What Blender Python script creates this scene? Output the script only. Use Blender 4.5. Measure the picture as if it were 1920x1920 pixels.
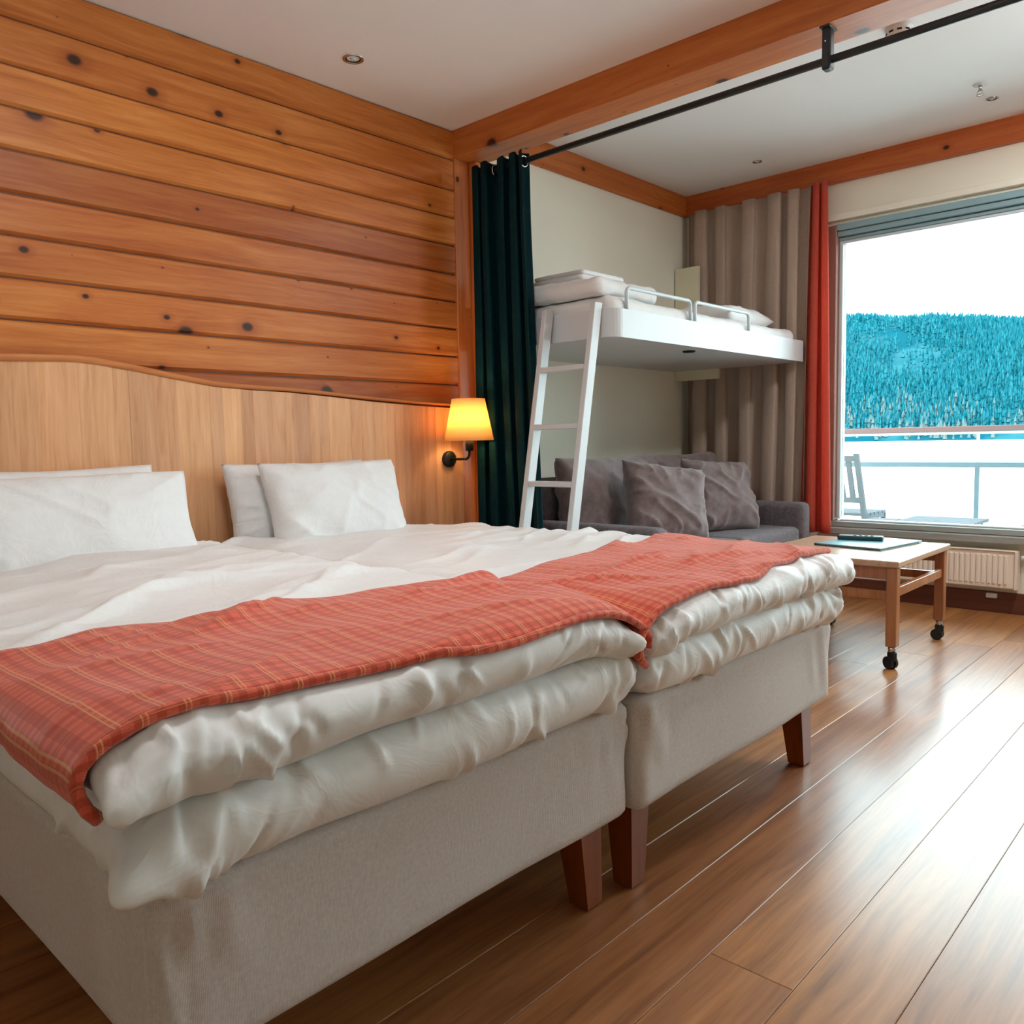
import bpy, bmesh, math, random
import numpy as np
from mathutils import Vector, Matrix

# ------------------------------------------------------------------ clear
for _o in list(bpy.data.objects):
    bpy.data.objects.remove(_o, do_unlink=True)
SC = bpy.context.scene
COL = SC.collection
random.seed(7)
RNG = np.random.default_rng(11)
PI = math.pi

# ------------------------------------------------------------------ camera
cam_d = bpy.data.cameras.new('camera')
cam_d.sensor_width = 36.0
cam_d.sensor_fit = 'HORIZONTAL'
cam_d.lens = 1544.3 / 1920.0 * 36.0
cam_d.clip_start = 0.05
cam_d.clip_end = 6000
cam = bpy.data.objects.new('camera', cam_d)
COL.objects.link(cam)


def cam_axes(yaw, pit, rol):
    f = Vector((math.cos(yaw) * math.cos(pit), math.sin(yaw) * math.cos(pit), math.sin(pit)))
    r = f.cross(Vector((0, 0, 1))).normalized()
    u = r.cross(f)
    c, s = math.cos(rol), math.sin(rol)
    return c * r + s * u, -s * r + c * u, f


_r, _u, _f = cam_axes(math.radians(42.912), math.radians(-4.846), math.radians(-1.142))
cam.matrix_world = Matrix(((_r.x, _u.x, -_f.x, 0), (_r.y, _u.y, -_f.y, 0), (_r.z, _u.z, -_f.z, 1.0), (0, 0, 0, 1)))
SC.camera = cam

# ------------------------------------------------------------------ world, exposure
W = bpy.data.worlds.new('sky')
SC.world = W
W.use_nodes = True
_bg = W.node_tree.nodes['Background']
_bg.inputs[0].default_value = (0.80, 1.0, 1.05, 1)
_bg.inputs[1].default_value = 6.0
SC.view_settings.view_transform = 'Standard'
SC.view_settings.look = 'None'
SC.view_settings.gamma = 1.0
SC.view_settings.use_curve_mapping = False
SC.view_settings.exposure = 0.3
FILL_LAMP = 23.0     # glow of the two fill lamps added to brighten the room
FILL_LAMP_COL = (0.98, 0.99, 1.0, 1)
LAMP_W = 2.4            # watts of the wall lamp bulb


# ------------------------------------------------------------------ tags
def tag(o, label=None, cat=None, group=None, kind=None):
    if label: o['label'] = label
    if cat: o['category'] = cat
    if group: o['group'] = group
    if kind: o['kind'] = kind
    return o


def empty(name, loc=(0, 0, 0), rz=0.0):
    o = bpy.data.objects.new(name, None)
    o.empty_display_size = 0.1
    COL.objects.link(o)
    o.location = loc
    o.rotation_euler = (0, 0, rz)
    return o


# ------------------------------------------------------------------ material helpers
def srgb(r, g, b):
    def f(c):
        c /= 255.0
        return c / 12.92 if c <= 0.04045 else ((c + 0.055) / 1.055) ** 2.4
    return (f(r), f(g), f(b), 1.0)


class NT:
    def __init__(self, name):
        self.m = bpy.data.materials.new(name)
        self.m.use_nodes = True
        self.t = self.m.node_tree
        self.b = self.t.nodes['Principled BSDF']
        self.out = self.t.nodes['Material Output']

    def n(self, kind, **kw):
        nd = self.t.nodes.new(kind)
        for k, v in kw.items():
            if k.startswith('i_'):
                nd.inputs[k[2:].replace('_', ' ')].default_value = v
            else:
                setattr(nd, k, v)
        return nd

    def l(self, a, b):
        self.t.links.new(a, b)

    def math(self, op, a, b=None, c=None):
        nd = self.t.nodes.new('ShaderNodeMath')
        nd.operation = op
        for i, v in enumerate((a, b, c)):
            if v is None: continue
            if isinstance(v, (int, float)): nd.inputs[i].default_value = v
            else: self.l(v, nd.inputs[i])
        return nd.outputs[0]

    def vmath(self, op, a, b=None):
        nd = self.t.nodes.new('ShaderNodeVectorMath')
        nd.operation = op
        for i, v in enumerate((a, b)):
            if v is None: continue
            if isinstance(v, (tuple, list)): nd.inputs[i].default_value = v
            else: self.l(v, nd.inputs[i])
        return nd.outputs[0]

    def mix(self, fac, a, b, mode='MIX'):
        nd = self.t.nodes.new('ShaderNodeMix')
        nd.data_type = 'RGBA'
        nd.blend_type = mode
        for sock, v in ((nd.inputs[0], fac), (nd.inputs[6], a), (nd.inputs[7], b)):
            if isinstance(v, (int, float)): sock.default_value = v
            elif isinstance(v, (tuple, list)): sock.default_value = v
            else: self.l(v, sock)
        return nd.outputs[2]

    def ramp(self, fac, stops, interp='LINEAR'):
        nd = self.t.nodes.new('ShaderNodeValToRGB')
        nd.color_ramp.interpolation = interp
        el = nd.color_ramp.elements
        while len(el) > 1: el.remove(el[-1])
        el[0].position, el[0].color = stops[0]
        for p, c in stops[1:]:
            e = el.new(p)
            e.color = c
        self.l(fac, nd.inputs[0])
        return nd.outputs[0]

    def noise(self, vec, scale, detail=3.0, rough=0.5, dist=0.0):
        nd = self.n('ShaderNodeTexNoise')
        nd.inputs['Scale'].default_value = scale
        nd.inputs['Detail'].default_value = detail
        nd.inputs['Roughness'].default_value = rough
        nd.inputs['Distortion'].default_value = dist
        self.l(vec, nd.inputs['Vector'])
        return nd.outputs[0]

    def bump(self, height, strength=0.2, dist=0.01):
        nd = self.n('ShaderNodeBump')
        nd.inputs['Strength'].default_value = strength
        nd.inputs['Distance'].default_value = dist
        self.l(height, nd.inputs['Height'])
        self.l(nd.outputs[0], self.b.inputs['Normal'])

    def set(self, rough=None, spec=None, metal=None, col=None, coat=None, coat_rough=None, sheen=None):
        b = self.b
        if rough is not None: b.inputs['Roughness'].default_value = rough
        if spec is not None: b.inputs['Specular IOR Level'].default_value = spec
        if metal is not None: b.inputs['Metallic'].default_value = metal
        if col is not None: b.inputs['Base Color'].default_value = col
        if coat is not None: b.inputs['Coat Weight'].default_value = coat
        if coat_rough is not None: b.inputs['Coat Roughness'].default_value = coat_rough
        if sheen is not None: b.inputs['Sheen Weight'].default_value = sheen


def obj_vec(T, rand=37.0):
    tc = T.n('ShaderNodeTexCoord')
    oi = T.n('ShaderNodeObjectInfo')
    off = T.math('MULTIPLY', oi.outputs['Random'], rand)
    cb = T.n('ShaderNodeCombineXYZ')
    T.l(off, cb.inputs[0]); T.l(off, cb.inputs[1]); T.l(off, cb.inputs[2])
    return T.vmath('ADD', tc.outputs['Object'], cb.outputs[0]), oi.outputs['Random']


def wood_mat(name, light, mid, dark, axis, knots=0.0, knot_col=None, grain=26.0, rough=0.45, tone=0.35, spec=0.4,
             coat=0.0, knot_scale=(3.6, 5.0), bump=0.08, grain_amt=0.75):
    """grain runs along `axis` (0 x, 1 y, 2 z); tone per object."""
    T = NT(name)
    v, rnd = obj_vec(T)
    st = [1.0, 1.0, 1.0]
    st[axis] = 0.055
    vs = T.vmath('MULTIPLY', v, tuple(st))
    warp = T.noise(v, 1.6, 2.0)
    vd = T.vmath('ADD', vs, T.vmath('MULTIPLY', T.n('ShaderNodeCombineXYZ').outputs[0], (0, 0, 0)))
    cb = T.n('ShaderNodeCombineXYZ')
    w1 = T.math('MULTIPLY', warp, 0.05)
    for i in range(3):
        if i != axis: T.l(w1, cb.inputs[i])
    vd = T.vmath('ADD', vs, cb.outputs[0])
    g1 = T.noise(vd, grain, 4.0, 0.6, 0.6)
    g2 = T.noise(vd, grain * 4.2, 3.0, 0.6)
    g = T.math('ADD', T.math('MULTIPLY', g1, 0.7), T.math('MULTIPLY', g2, 0.3))
    c = T.ramp(g, [(0.25, dark), (0.47, mid), (0.70, light)])
    c = T.mix(1.0 - grain_amt, c, mid)
    # tone of each board
    tn = T.math('ADD', T.math('MULTIPLY', rnd, tone), 1.0 - tone * 0.55)
    big = T.noise(vs, 1.5, 2.0)
    tn = T.math('MULTIPLY', tn, T.math('ADD', T.math('MULTIPLY', big, 0.5), 0.75))
    cc = T.n('ShaderNodeCombineColor')
    for i in range(3): T.l(tn, cc.inputs[i])
    c = T.mix(1.0, c, cc.outputs[0], 'MULTIPLY')
    hsv = T.n('ShaderNodeHueSaturation')
    T.l(c, hsv.inputs['Color'])
    T.l(T.math('ADD', T.math('MULTIPLY', rnd, 0.010), 0.4965), hsv.inputs['Hue'])
    c = hsv.outputs[0]
    if knots > 0:
        vo = T.n('ShaderNodeTexVoronoi')
        vo.inputs['Scale'].default_value = 1.0
        vo.inputs['Randomness'].default_value = 1.0
        sx = T.n('ShaderNodeSeparateXYZ')
        T.l(v, sx.inputs[0])
        oth = [i for i in range(3) if i != axis]
        kc = T.n('ShaderNodeCombineXYZ')
        T.l(T.math('MULTIPLY', sx.outputs[axis], knot_scale[0]), kc.inputs[0])
        T.l(T.math('MULTIPLY', T.math('ADD', sx.outputs[oth[0]], sx.outputs[oth[1]]), knot_scale[1]), kc.inputs[1])
        vo.voronoi_dimensions = '2D'
        T.l(kc.outputs[0], vo.inputs['Vector'])
        sep = T.n('ShaderNodeSeparateColor')
        T.l(vo.outputs['Color'], sep.inputs[0])
        size = T.math('MULTIPLY', T.math('POWER', sep.outputs[0], 3.0), knots)
        kd = T.math('DIVIDE', vo.outputs['Distance'], T.math('ADD', size, 0.004))
        core = T.ramp(kd, [(0.55, (1, 1, 1, 1)), (1.0, (0, 0, 0, 1))])
        halo = T.ramp(kd, [(0.0, (1, 1, 1, 1)), (1.0, (0, 0, 0, 1))])
        kd2 = T.math('MULTIPLY', kd, 0.4)
        halo = T.ramp(kd2, [(0.3, (0.6, 0.6, 0.6, 1)), (1.0, (0, 0, 0, 1))])
        c = T.mix(halo, c, dark)
        c = T.mix(core, c, knot_col or srgb(64, 34, 18))
    T.l(c, T.b.inputs['Base Color'])
    T.set(rough=rough, spec=spec, coat=coat, coat_rough=0.21)
    T.bump(g, bump, 0.004)
    return T.m


def plain_mat(name, col, rough=0.5, spec=0.4, metal=0.0, noise_amt=0.06, nscale=6.0, bump=0.0, bscale=200.0, sheen=0.0):
    T = NT(name)
    v, rnd = obj_vec(T, 5.0)
    n = T.noise(v, nscale, 3.0)
    k = T.math('ADD', T.math('MULTIPLY', n, 2 * noise_amt), 1.0 - noise_amt)
    cc = T.n('ShaderNodeCombineColor')
    for i in range(3): T.l(k, cc.inputs[i])
    T.l(T.mix(1.0, col, cc.outputs[0], 'MULTIPLY'), T.b.inputs['Base Color'])
    T.set(rough=rough, spec=spec, metal=metal, sheen=sheen)
    if bump > 0:
        T.bump(T.noise(v, bscale, 2.0), bump, 0.003)
    return T.m


def fabric_mat(name, col, col2=None, rough=0.85, spec=0.15, weave=700.0, bump=0.25, sheen=0.2, trans=0.0, mott=0.12,
               mscale=30.0, wrinkle=0.0):
    T = NT(name)
    v, rnd = obj_vec(T, 3.0)
    w1 = T.n('ShaderNodeTexWave'); w1.bands_direction = 'X'; w1.inputs['Scale'].default_value = weave / 6.3
    w2 = T.n('ShaderNodeTexWave'); w2.bands_direction = 'Z'; w2.inputs['Scale'].default_value = weave / 6.3
    w1.inputs['Distortion'].default_value = 1.5
    w2.inputs['Distortion'].default_value = 1.5
    T.l(v, w1.inputs['Vector']); T.l(v, w2.inputs['Vector'])
    wv = T.math('MULTIPLY', T.math('ADD', w1.outputs['Fac'], w2.outputs['Fac']), 0.5)
    n = T.noise(v, mscale, 4.0, 0.65)
    fac = T.ramp(T.math('ADD', T.math('MULTIPLY', n, 0.75), T.math('MULTIPLY', wv, 0.25)),
                 [(0.3, (0, 0, 0, 1)), (0.7, (1, 1, 1, 1))])
    c2 = col2 or tuple([c * (1 - mott * 2) for c in col[:3]] + [1])
    T.l(T.mix(fac, c2, col), T.b.inputs['Base Color'])
    T.set(rough=rough, spec=spec, sheen=sheen)
    h = wv
    if wrinkle > 0:
        wn = T.noise(v, 9.0, 3.0, 0.55, 1.2)
        rid = T.math('SUBTRACT', 1.0, T.math('ABSOLUTE', T.math('SUBTRACT', T.math('MULTIPLY', wn, 2.0), 1.0)))
        h = T.math('MULTIPLY', T.math('POWER', rid, 4.0), wrinkle)
    T.bump(h, bump, 0.004 if wrinkle <= 0 else 0.012)
    if trans > 0:
        tr = T.n('ShaderNodeBsdfTranslucent')
        tr.inputs[0].default_value = col
        ms = T.n('ShaderNodeMixShader')
        ms.inputs[0].default_value = trans
        T.l(T.b.outputs[0], ms.inputs[1]); T.l(tr.outputs[0], ms.inputs[2])
        T.l(ms.outputs[0], T.out.inputs[0])
    return T.m


def emit_mat(name, col, strength):
    T = NT(name)
    T.set(col=(0.8, 0.8, 0.8, 1))
    T.b.inputs['Emission Color'].default_value = col
    T.b.inputs['Emission Strength'].default_value = strength
    return T.m


def glass_mat(name, tint=(0.97, 1, 1, 1), base=0.0):
    T = NT(name)
    tr = T.n('ShaderNodeBsdfTransparent'); tr.inputs[0].default_value = tint
    gl = T.n('ShaderNodeBsdfGlossy'); gl.inputs['Roughness'].default_value = 0.02
    fr = T.n('ShaderNodeFresnel'); fr.inputs[0].default_value = 1.25
    fac = T.math('ADD', fr.outputs[0], base)
    ms = T.n('ShaderNodeMixShader')
    T.l(fac, ms.inputs[0]); T.l(tr.outputs[0], ms.inputs[1]); T.l(gl.outputs[0], ms.inputs[2])
    T.l(ms.outputs[0], T.out.inputs[0])
    return T.m


MAT = {}
MAT['pine'] = wood_mat('pine_plank', srgb(222, 143, 76), srgb(200, 112, 50), srgb(164, 78, 28), 0, knots=0.135, tone=0.42,
                       rough=0.42, grain=26, grain_amt=0.95)
MAT['beam_y'] = wood_mat('beam_pine_y', srgb(214, 128, 66), srgb(190, 98, 44), srgb(158, 72, 26), 1, knots=0.17, tone=0.1, rough=0.42)
MAT['beam_x'] = wood_mat('beam_pine_x', srgb(214, 128, 66), srgb(190, 98, 44), srgb(158, 72, 26), 0, knots=0.17, tone=0.1, rough=0.42)
MAT['beam_z'] = wood_mat('beam_pine_z', srgb(222, 136, 70), srgb(204, 112, 52), srgb(174, 86, 34), 2, knots=0.12, tone=0.1, rough=0.42)
MAT['stave'] = wood_mat('headboard_stave', srgb(242, 190, 146), srgb(226, 166, 120), srgb(192, 126, 84), 2, tone=0.32, grain=34,
                        rough=0.4, grain_amt=0.8)
MAT['hb_cap'] = wood_mat('headboard_cap', srgb(214, 140, 84), srgb(196, 116, 62), srgb(170, 90, 44), 0, tone=0.1)
MAT['oak'] = wood_mat('oak_floor', srgb(190, 128, 76), srgb(158, 100, 56), srgb(102, 60, 32), 0, tone=0.34, grain=22, rough=0.42,
                      spec=0.4, coat=0.75, bump=0.05, grain_amt=1.0)
MAT['legwood'] = wood_mat('bed_leg_wood', srgb(150, 72, 24), srgb(120, 54, 16), srgb(88, 36, 8), 2, tone=0.15, rough=0.35)
MAT['tablewood'] = wood_mat('table_wood', srgb(190, 130, 90), srgb(164, 102, 66), srgb(126, 72, 44), 2, tone=0.15, rough=0.3, spec=0.6)
MAT['tabletop'] = wood_mat('table_top_wood', srgb(212, 178, 150), srgb(196, 156, 124), srgb(170, 126, 94), 0, tone=0.1, rough=0.28, spec=0.6, coat=0.3)
MAT['plinth'] = wood_mat('plinth_wood', srgb(118, 66, 44), srgb(98, 52, 34), srgb(74, 38, 24), 1, tone=0.1)
MAT['winwood'] = wood_mat('window_wood', srgb(176, 132, 116), srgb(154, 110, 96), srgb(128, 88, 76), 2, tone=0.1)
MAT['sillwood'] = wood_mat('sill_wood', srgb(182, 184, 178), srgb(160, 162, 156), srgb(134, 134, 128), 1, tone=0.1, rough=0.4)
MAT['ceiling'] = plain_mat('ceiling_paint', srgb(243, 242, 242), 0.9, 0.2, noise_amt=0.02, nscale=2.0)
MAT['wall'] = plain_mat('wall_paint', srgb(242, 238, 222), 0.9, 0.2, noise_amt=0.03, nscale=2.0, bump=0.1, bscale=120)
MAT['white'] = plain_mat('white_lacquer', srgb(210, 213, 215), 0.35, 0.5, noise_amt=0.015)
MAT['cream'] = plain_mat('cream_board', srgb(236, 228, 200), 0.5, 0.4, noise_amt=0.02)
MAT['radiator'] = plain_mat('radiator_enamel', srgb(243, 230, 214), 0.4, 0.4, noise_amt=0.02)
MAT['metal'] = plain_mat('chrome', srgb(200, 202, 205), 0.25, 0.5, 1.0, noise_amt=0.02)
MAT['alu'] = plain_mat('grey_aluminium', srgb(140, 172, 180), 0.4, 0.5, 0.0, noise_amt=0.03)
MAT['alu_light'] = plain_mat('light_aluminium', srgb(206, 218, 222), 0.4, 0.5, 0.0, noise_amt=0.03)
MAT['black'] = plain_mat('black_metal', srgb(26, 27, 28), 0.45, 0.4, 0.0, noise_amt=0.05)
MAT['rod'] = plain_mat('dark_rod_metal', srgb(34, 44, 48), 0.4, 0.45, 0.0, noise_amt=0.05)
MAT['rubber'] = plain_mat('black_caster', srgb(18, 30, 34), 0.4, 0.5)
MAT['bedding'] = fabric_mat('white_bedding', srgb(236, 235, 234), srgb(230, 229, 227), rough=0.5, spec=0.35, weave=1500, bump=0.12,
                            sheen=0.1, wrinkle=0.6)
MAT['pillow'] = fabric_mat('white_pillow', srgb(238, 237, 236), srgb(232, 231, 230), rough=0.6, spec=0.25, weave=1500, bump=0.22,
                           sheen=0.1, wrinkle=0.45)
MAT['linen'] = fabric_mat('bed_base_linen', srgb(214, 204, 199), srgb(192, 181, 175), rough=0.9, spec=0.1, weave=900, bump=0.25,
                          mscale=160, sheen=0.15)
MAT['sofa'] = fabric_mat('sofa_fabric', srgb(128, 118, 122), srgb(92, 84, 88), rough=0.9, spec=0.12, weave=700, bump=0.3, mscale=45)
MAT['cushion'] = fabric_mat('cushion_velvet', srgb(140, 122, 120), srgb(104, 88, 86), rough=0.75, spec=0.2, weave=700, bump=0.3,
                            mscale=24, sheen=0.5)
MAT['greycurtain'] = fabric_mat('grey_curtain', srgb(204, 182, 166), srgb(188, 166, 150), rough=0.9, weave=600, bump=0.2, mscale=60,
                                trans=0.15)
MAT['redcurtain'] = fabric_mat('red_curtain', srgb(236, 120, 98), srgb(222, 100, 80), rough=0.85, weave=600, bump=0.2, mscale=40, trans=0.5)
MAT['tealcurtain'] = fabric_mat('teal_curtain', srgb(0, 54, 60), srgb(0, 38, 44), rough=0.7, spec=0.15, weave=600, bump=0.2, mscale=30,
                                trans=0.12, sheen=0.0)
MAT['glass'] = glass_mat('window_glass')
MAT['railglass'] = glass_mat('rail_glass', (0.95, 1, 1, 1), 0.02)
MAT['snow'] = plain_mat('snow', srgb(236, 232, 230), 0.9, 0.1, noise_amt=0.02, nscale=0.02)
MAT['outwood'] = plain_mat('weathered_wood', srgb(88, 90, 95), 0.8, 0.2, noise_amt=0.1, nscale=12)
MAT['railwood'] = plain_mat('rail_wood', srgb(112, 84, 82), 0.7, 0.3, noise_amt=0.05)
MAT['rail'] = plain_mat('rail_steel', srgb(88, 106, 114), 0.5, 0.4, noise_amt=0.05)
MAT['folder'] = plain_mat('teal_folder', srgb(30, 96, 108), 0.35, 0.5, noise_amt=0.05)
MAT['folder_top'] = plain_mat('folder_cover', srgb(120, 168, 176), 0.3, 0.5, noise_amt=0.05)
MAT['plastic'] = plain_mat('dark_plastic', srgb(14, 60, 66), 0.4, 0.5)
MAT['dark'] = plain_mat('dark_hole', srgb(24, 24, 22), 0.7, 0.2)


def runner_mat():
    T = NT('plaid_runner')
    uv = T.n('ShaderNodeUVMap'); uv.uv_map = 'UVMap'
    sp = T.n('ShaderNodeSeparateXYZ')
    T.l(uv.outputs[0], sp.inputs[0])
    u, v = sp.outputs[0], sp.outputs[1]

    def line(c, period, centre, half):
        f = T.math('FRACT', T.math('DIVIDE', c, period))
        d = T.math('ABSOLUTE', T.math('SUBTRACT', f, centre))
        return T.math('LESS_THAN', d, half)
    base = T.mix(T.noise(uv.outputs[0], 40.0, 3.0), srgb(234, 112, 86), srgb(224, 96, 68))
    dk_u = line(u, 0.026, 0.25, 0.22)
    dk_v = line(v, 0.020, 0.3, 0.26)
    c = T.mix(T.math('MULTIPLY', dk_u, 0.42), base, srgb(172, 50, 26))
    c = T.mix(T.math('MULTIPLY', dk_v, 0.42), c, srgb(172, 50, 26))
    cr = T.math('MAXIMUM', line(u, 0.052, 0.70, 0.022), line(u, 0.052, 0.82, 0.022))
    cv = line(v, 0.06, 0.75, 0.016)
    c = T.mix(T.math('MULTIPLY', cr, 0.6), c, srgb(234, 176, 120))
    c = T.mix(T.math('MULTIPLY', cv, 0.45), c, srgb(230, 160, 110))
    T.l(c, T.b.inputs['Base Color'])
    T.set(rough=0.9, spec=0.1, sheen=0.35)
    w = T.n('ShaderNodeTexWave'); w.inputs['Scale'].default_value = 120; w.bands_direction = 'Y'
    T.l(uv.outputs[0], w.inputs['Vector'])
    T.bump(T.math('ADD', w.outputs['Fac'], T.math('MULTIPLY', dk_v, 0.6)), 0.3, 0.002)
    return T.m


MAT['runner'] = runner_mat()


# ------------------------------------------------------------------ mesh helpers
def link(name, me, mat=None, parent=None, smooth=False, loc=None, rot=None):
    o = bpy.data.objects.new(name, me)
    COL.objects.link(o)
    if mat is not None and not me.materials:
        me.materials.append(MAT[mat] if isinstance(mat, str) else mat)
    if parent is not None: o.parent = parent
    if smooth and len(me.polygons):
        me.polygons.foreach_set('use_smooth', [True] * len(me.polygons))
    if loc is not None: o.location = loc
    if rot is not None: o.rotation_euler = rot
    return o


def from_bm(bm, name):
    me = bpy.data.meshes.new(name)
    bm.to_mesh(me)
    bm.free()
    return me


def from_np(name, verts, faces):
    me = bpy.data.meshes.new(name)
    me.from_pydata([tuple(v) for v in verts], [], [tuple(int(i) for i in f) for f in faces])
    me.update()
    return me


def bm_box(bm, x0, x1, y0, y1, z0, z1, bev=0.0, seg=1):
    r = bmesh.ops.create_cube(bm, size=1.0)
    vs = r['verts']
    for v in vs:
        v.co = Vector((x0 + (v.co.x + .5) * (x1 - x0), y0 + (v.co.y + .5) * (y1 - y0), z0 + (v.co.z + .5) * (z1 - z0)))
    if bev > 0:
        es = list({e for v in vs for e in v.link_edges})
        bmesh.ops.bevel(bm, geom=es, offset=bev, segments=seg, affect='EDGES', profile=0.5)


def box(name, x0, x1, y0, y1, z0, z1, mat, parent=None, bev=0.0, seg=1, smooth=False, centre=True):
    """box mesh whose object origin sits at the box centre."""
    if centre:
        c = Vector(((x0 + x1) / 2, (y0 + y1) / 2, (z0 + z1) / 2))
    else:
        c = Vector((0, 0, 0))
    bm = bmesh.new()
    bm_box(bm, x0 - c.x, x1 - c.x, y0 - c.y, y1 - c.y, z0 - c.z, z1 - c.z, bev, seg)
    o = link(name, from_bm(bm, name), mat, parent, smooth)
    o.location = c - (Vector(parent.location) if parent is not None else Vector((0, 0, 0)))
    return o


def multi_box(name, boxes, mat, parent=None, bev=0.0):
    bm = bmesh.new()
    off = Vector(parent.location) if parent is not None else Vector((0, 0, 0))
    for b in boxes:
        bm_box(bm, b[0] - off.x, b[1] - off.x, b[2] - off.y, b[3] - off.y, b[4] - off.z, b[5] - off.z, bev)
    return link(name, from_bm(bm, name), mat, parent)


def tube(name, pts, rad, mat, parent=None, seg=12, cap=True, smooth=True):
    pts = [Vector(p) - (Vector(parent.location) if parent is not None else Vector((0, 0, 0))) for p in pts]
    bm = bmesh.new()
    rings = []
    prev = None
    for i, p in enumerate(pts):
        if i == 0: d = pts[1] - pts[0]
        elif i == len(pts) - 1: d = pts[-1] - pts[-2]
        else: d = (pts[i + 1] - pts[i]).normalized() + (pts[i] - pts[i - 1]).normalized()
        d.normalize()
        if prev is None:
            a = Vector((0, 0, 1)) if abs(d.z) < 0.9 else Vector((1, 0, 0))
            n1 = d.cross(a).normalized()
        else:
            n1 = (prev - d * prev.dot(d)).normalized()
        prev = n1
        n2 = d.cross(n1)
        r = rad[i] if isinstance(rad, (list, tuple)) else rad
        rings.append([bm.verts.new(p + (n1 * math.cos(2 * PI * k / seg) + n2 * math.sin(2 * PI * k / seg)) * r) for k in range(seg)])
    for a, b in zip(rings[:-1], rings[1:]):
        for k in range(seg):
            bm.faces.new((a[k], a[(k + 1) % seg], b[(k + 1) % seg], b[k]))
    if cap:
        bm.faces.new(list(reversed(rings[0])))
        bm.faces.new(rings[-1])
    bmesh.ops.recalc_face_normals(bm, faces=bm.faces)
    return link(name, from_bm(bm, name), mat, parent, smooth)


def lathe(name, prof, centre, mat, parent=None, seg=32, closed=False, smooth=True):
    """prof: list of (r,z) about vertical axis through centre."""
    off = Vector(parent.location) if parent is not None else Vector((0, 0, 0))
    c = Vector(centre) - off
    bm = bmesh.new()
    rings = [[bm.verts.new((c.x + r * math.cos(2 * PI * k / seg), c.y + r * math.sin(2 * PI * k / seg), c.z + z)) for k in range(seg)]
             for r, z in prof]
    n = len(rings)
    for i in range(n if closed else n - 1):
        a, b = rings[i], rings[(i + 1) % n]
        for k in range(seg):
            bm.faces.new((a[k], a[(k + 1) % seg], b[(k + 1) % seg], b[k]))
    bmesh.ops.remove_doubles(bm, verts=bm.verts, dist=1e-5)
    bmesh.ops.recalc_face_normals(bm, faces=bm.faces)
    return link(name, from_bm(bm, name), mat, parent, smooth)


def prism(name, poly, axis, a0, a1, mat, parent=None, bev=0.0):
    """extrude polygon (list of 2D) along axis; 2D axes are the other two in order."""
    off = Vector(parent.location) if parent is not None else Vector((0, 0, 0))
    bm = bmesh.new()

    def mk(p, a):
        c = [0, 0, 0]
        o = [i for i in range(3) if i != axis]
        c[axis] = a; c[o[0]] = p[0]; c[o[1]] = p[1]
        return bm.verts.new(Vector(c) - off)
    A = [mk(p, a0) for p in poly]
    B = [mk(p, a1) for p in poly]
    n = len(poly)
    for i in range(n):
        bm.faces.new((A[i], A[(i + 1) % n], B[(i + 1) % n], B[i]))
    bm.faces.new(list(reversed(A))); bm.faces.new(B)
    bmesh.ops.recalc_face_normals(bm, faces=bm.faces)
    if bev > 0:
        bmesh.ops.bevel(bm, geom=list(bm.edges), offset=bev, segments=2, affect='EDGES', profile=0.5)
    return link(name, from_bm(bm, name), mat, parent)


def copy_tree(o, parent=None):
    c = o.copy()
    COL.objects.link(c)
    c.parent = parent
    for ch in list(o.children):
        copy_tree(ch, c)
    return c


# ------------------------------------------------------------------ numpy noise
_PERM = RNG.random((64, 64, 64))


def vnoise(p):
    """value noise in [-1,1], p (n,3)"""
    i = np.floor(p).astype(int)
    f = p - i
    f = f * f * f * (f * (f * 6 - 15) + 10)
    i &= 63
    j = (i + 1) & 63
    P = _PERM
    x0, y0, z0 = i.T; x1, y1, z1 = j.T
    fx, fy, fz = f.T
    c00 = P[x0, y0, z0] * (1 - fx) + P[x1, y0, z0] * fx
    c10 = P[x0, y1, z0] * (1 - fx) + P[x1, y1, z0] * fx
    c01 = P[x0, y0, z1] * (1 - fx) + P[x1, y0, z1] * fx
    c11 = P[x0, y1, z1] * (1 - fx) + P[x1, y1, z1] * fx
    return ((c00 * (1 - fy) + c10 * fy) * (1 - fz) + (c01 * (1 - fy) + c11 * fy) * fz) * 2 - 1


def ridge(p, k=2.5):
    return (1 - np.abs(vnoise(p))) ** k


def rot2(p, a):
    q = p.copy()
    c, s = math.cos(a), math.sin(a)
    q[:, 0] = c * p[:, 0] - s * p[:, 1]
    q[:, 1] = s * p[:, 0] + c * p[:, 1]
    return q


def slab_lattice(nx, ny, nz):
    idx = -np.ones((nx + 1, ny + 1, nz + 1), int)
    g = np.stack(np.meshgrid(np.arange(nx + 1), np.arange(ny + 1), np.arange(nz + 1), indexing='ij'), -1)
    surf = (g[..., 0] == 0) | (g[..., 0] == nx) | (g[..., 1] == 0) | (g[..., 1] == ny) | (g[..., 2] == 0) | (g[..., 2] == nz)
    idx[surf] = np.arange(surf.sum())
    pts = g[surf] / np.array([nx, ny, nz], float)
    F = []

    def grid(A, flip):
        q = np.stack([A[:-1, :-1], A[1:, :-1], A[1:, 1:], A[:-1, 1:]], -1).reshape(-1, 4)
        F.append(q[:, ::-1] if flip else q)
    grid(idx[:, :, 0], True); grid(idx[:, :, nz], False)
    grid(idx[:, 0, :], False); grid(idx[:, ny, :], True)
    grid(idx[0, :, :], True); grid(idx[nx, :, :], False)
    return pts, np.concatenate(F)


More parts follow.
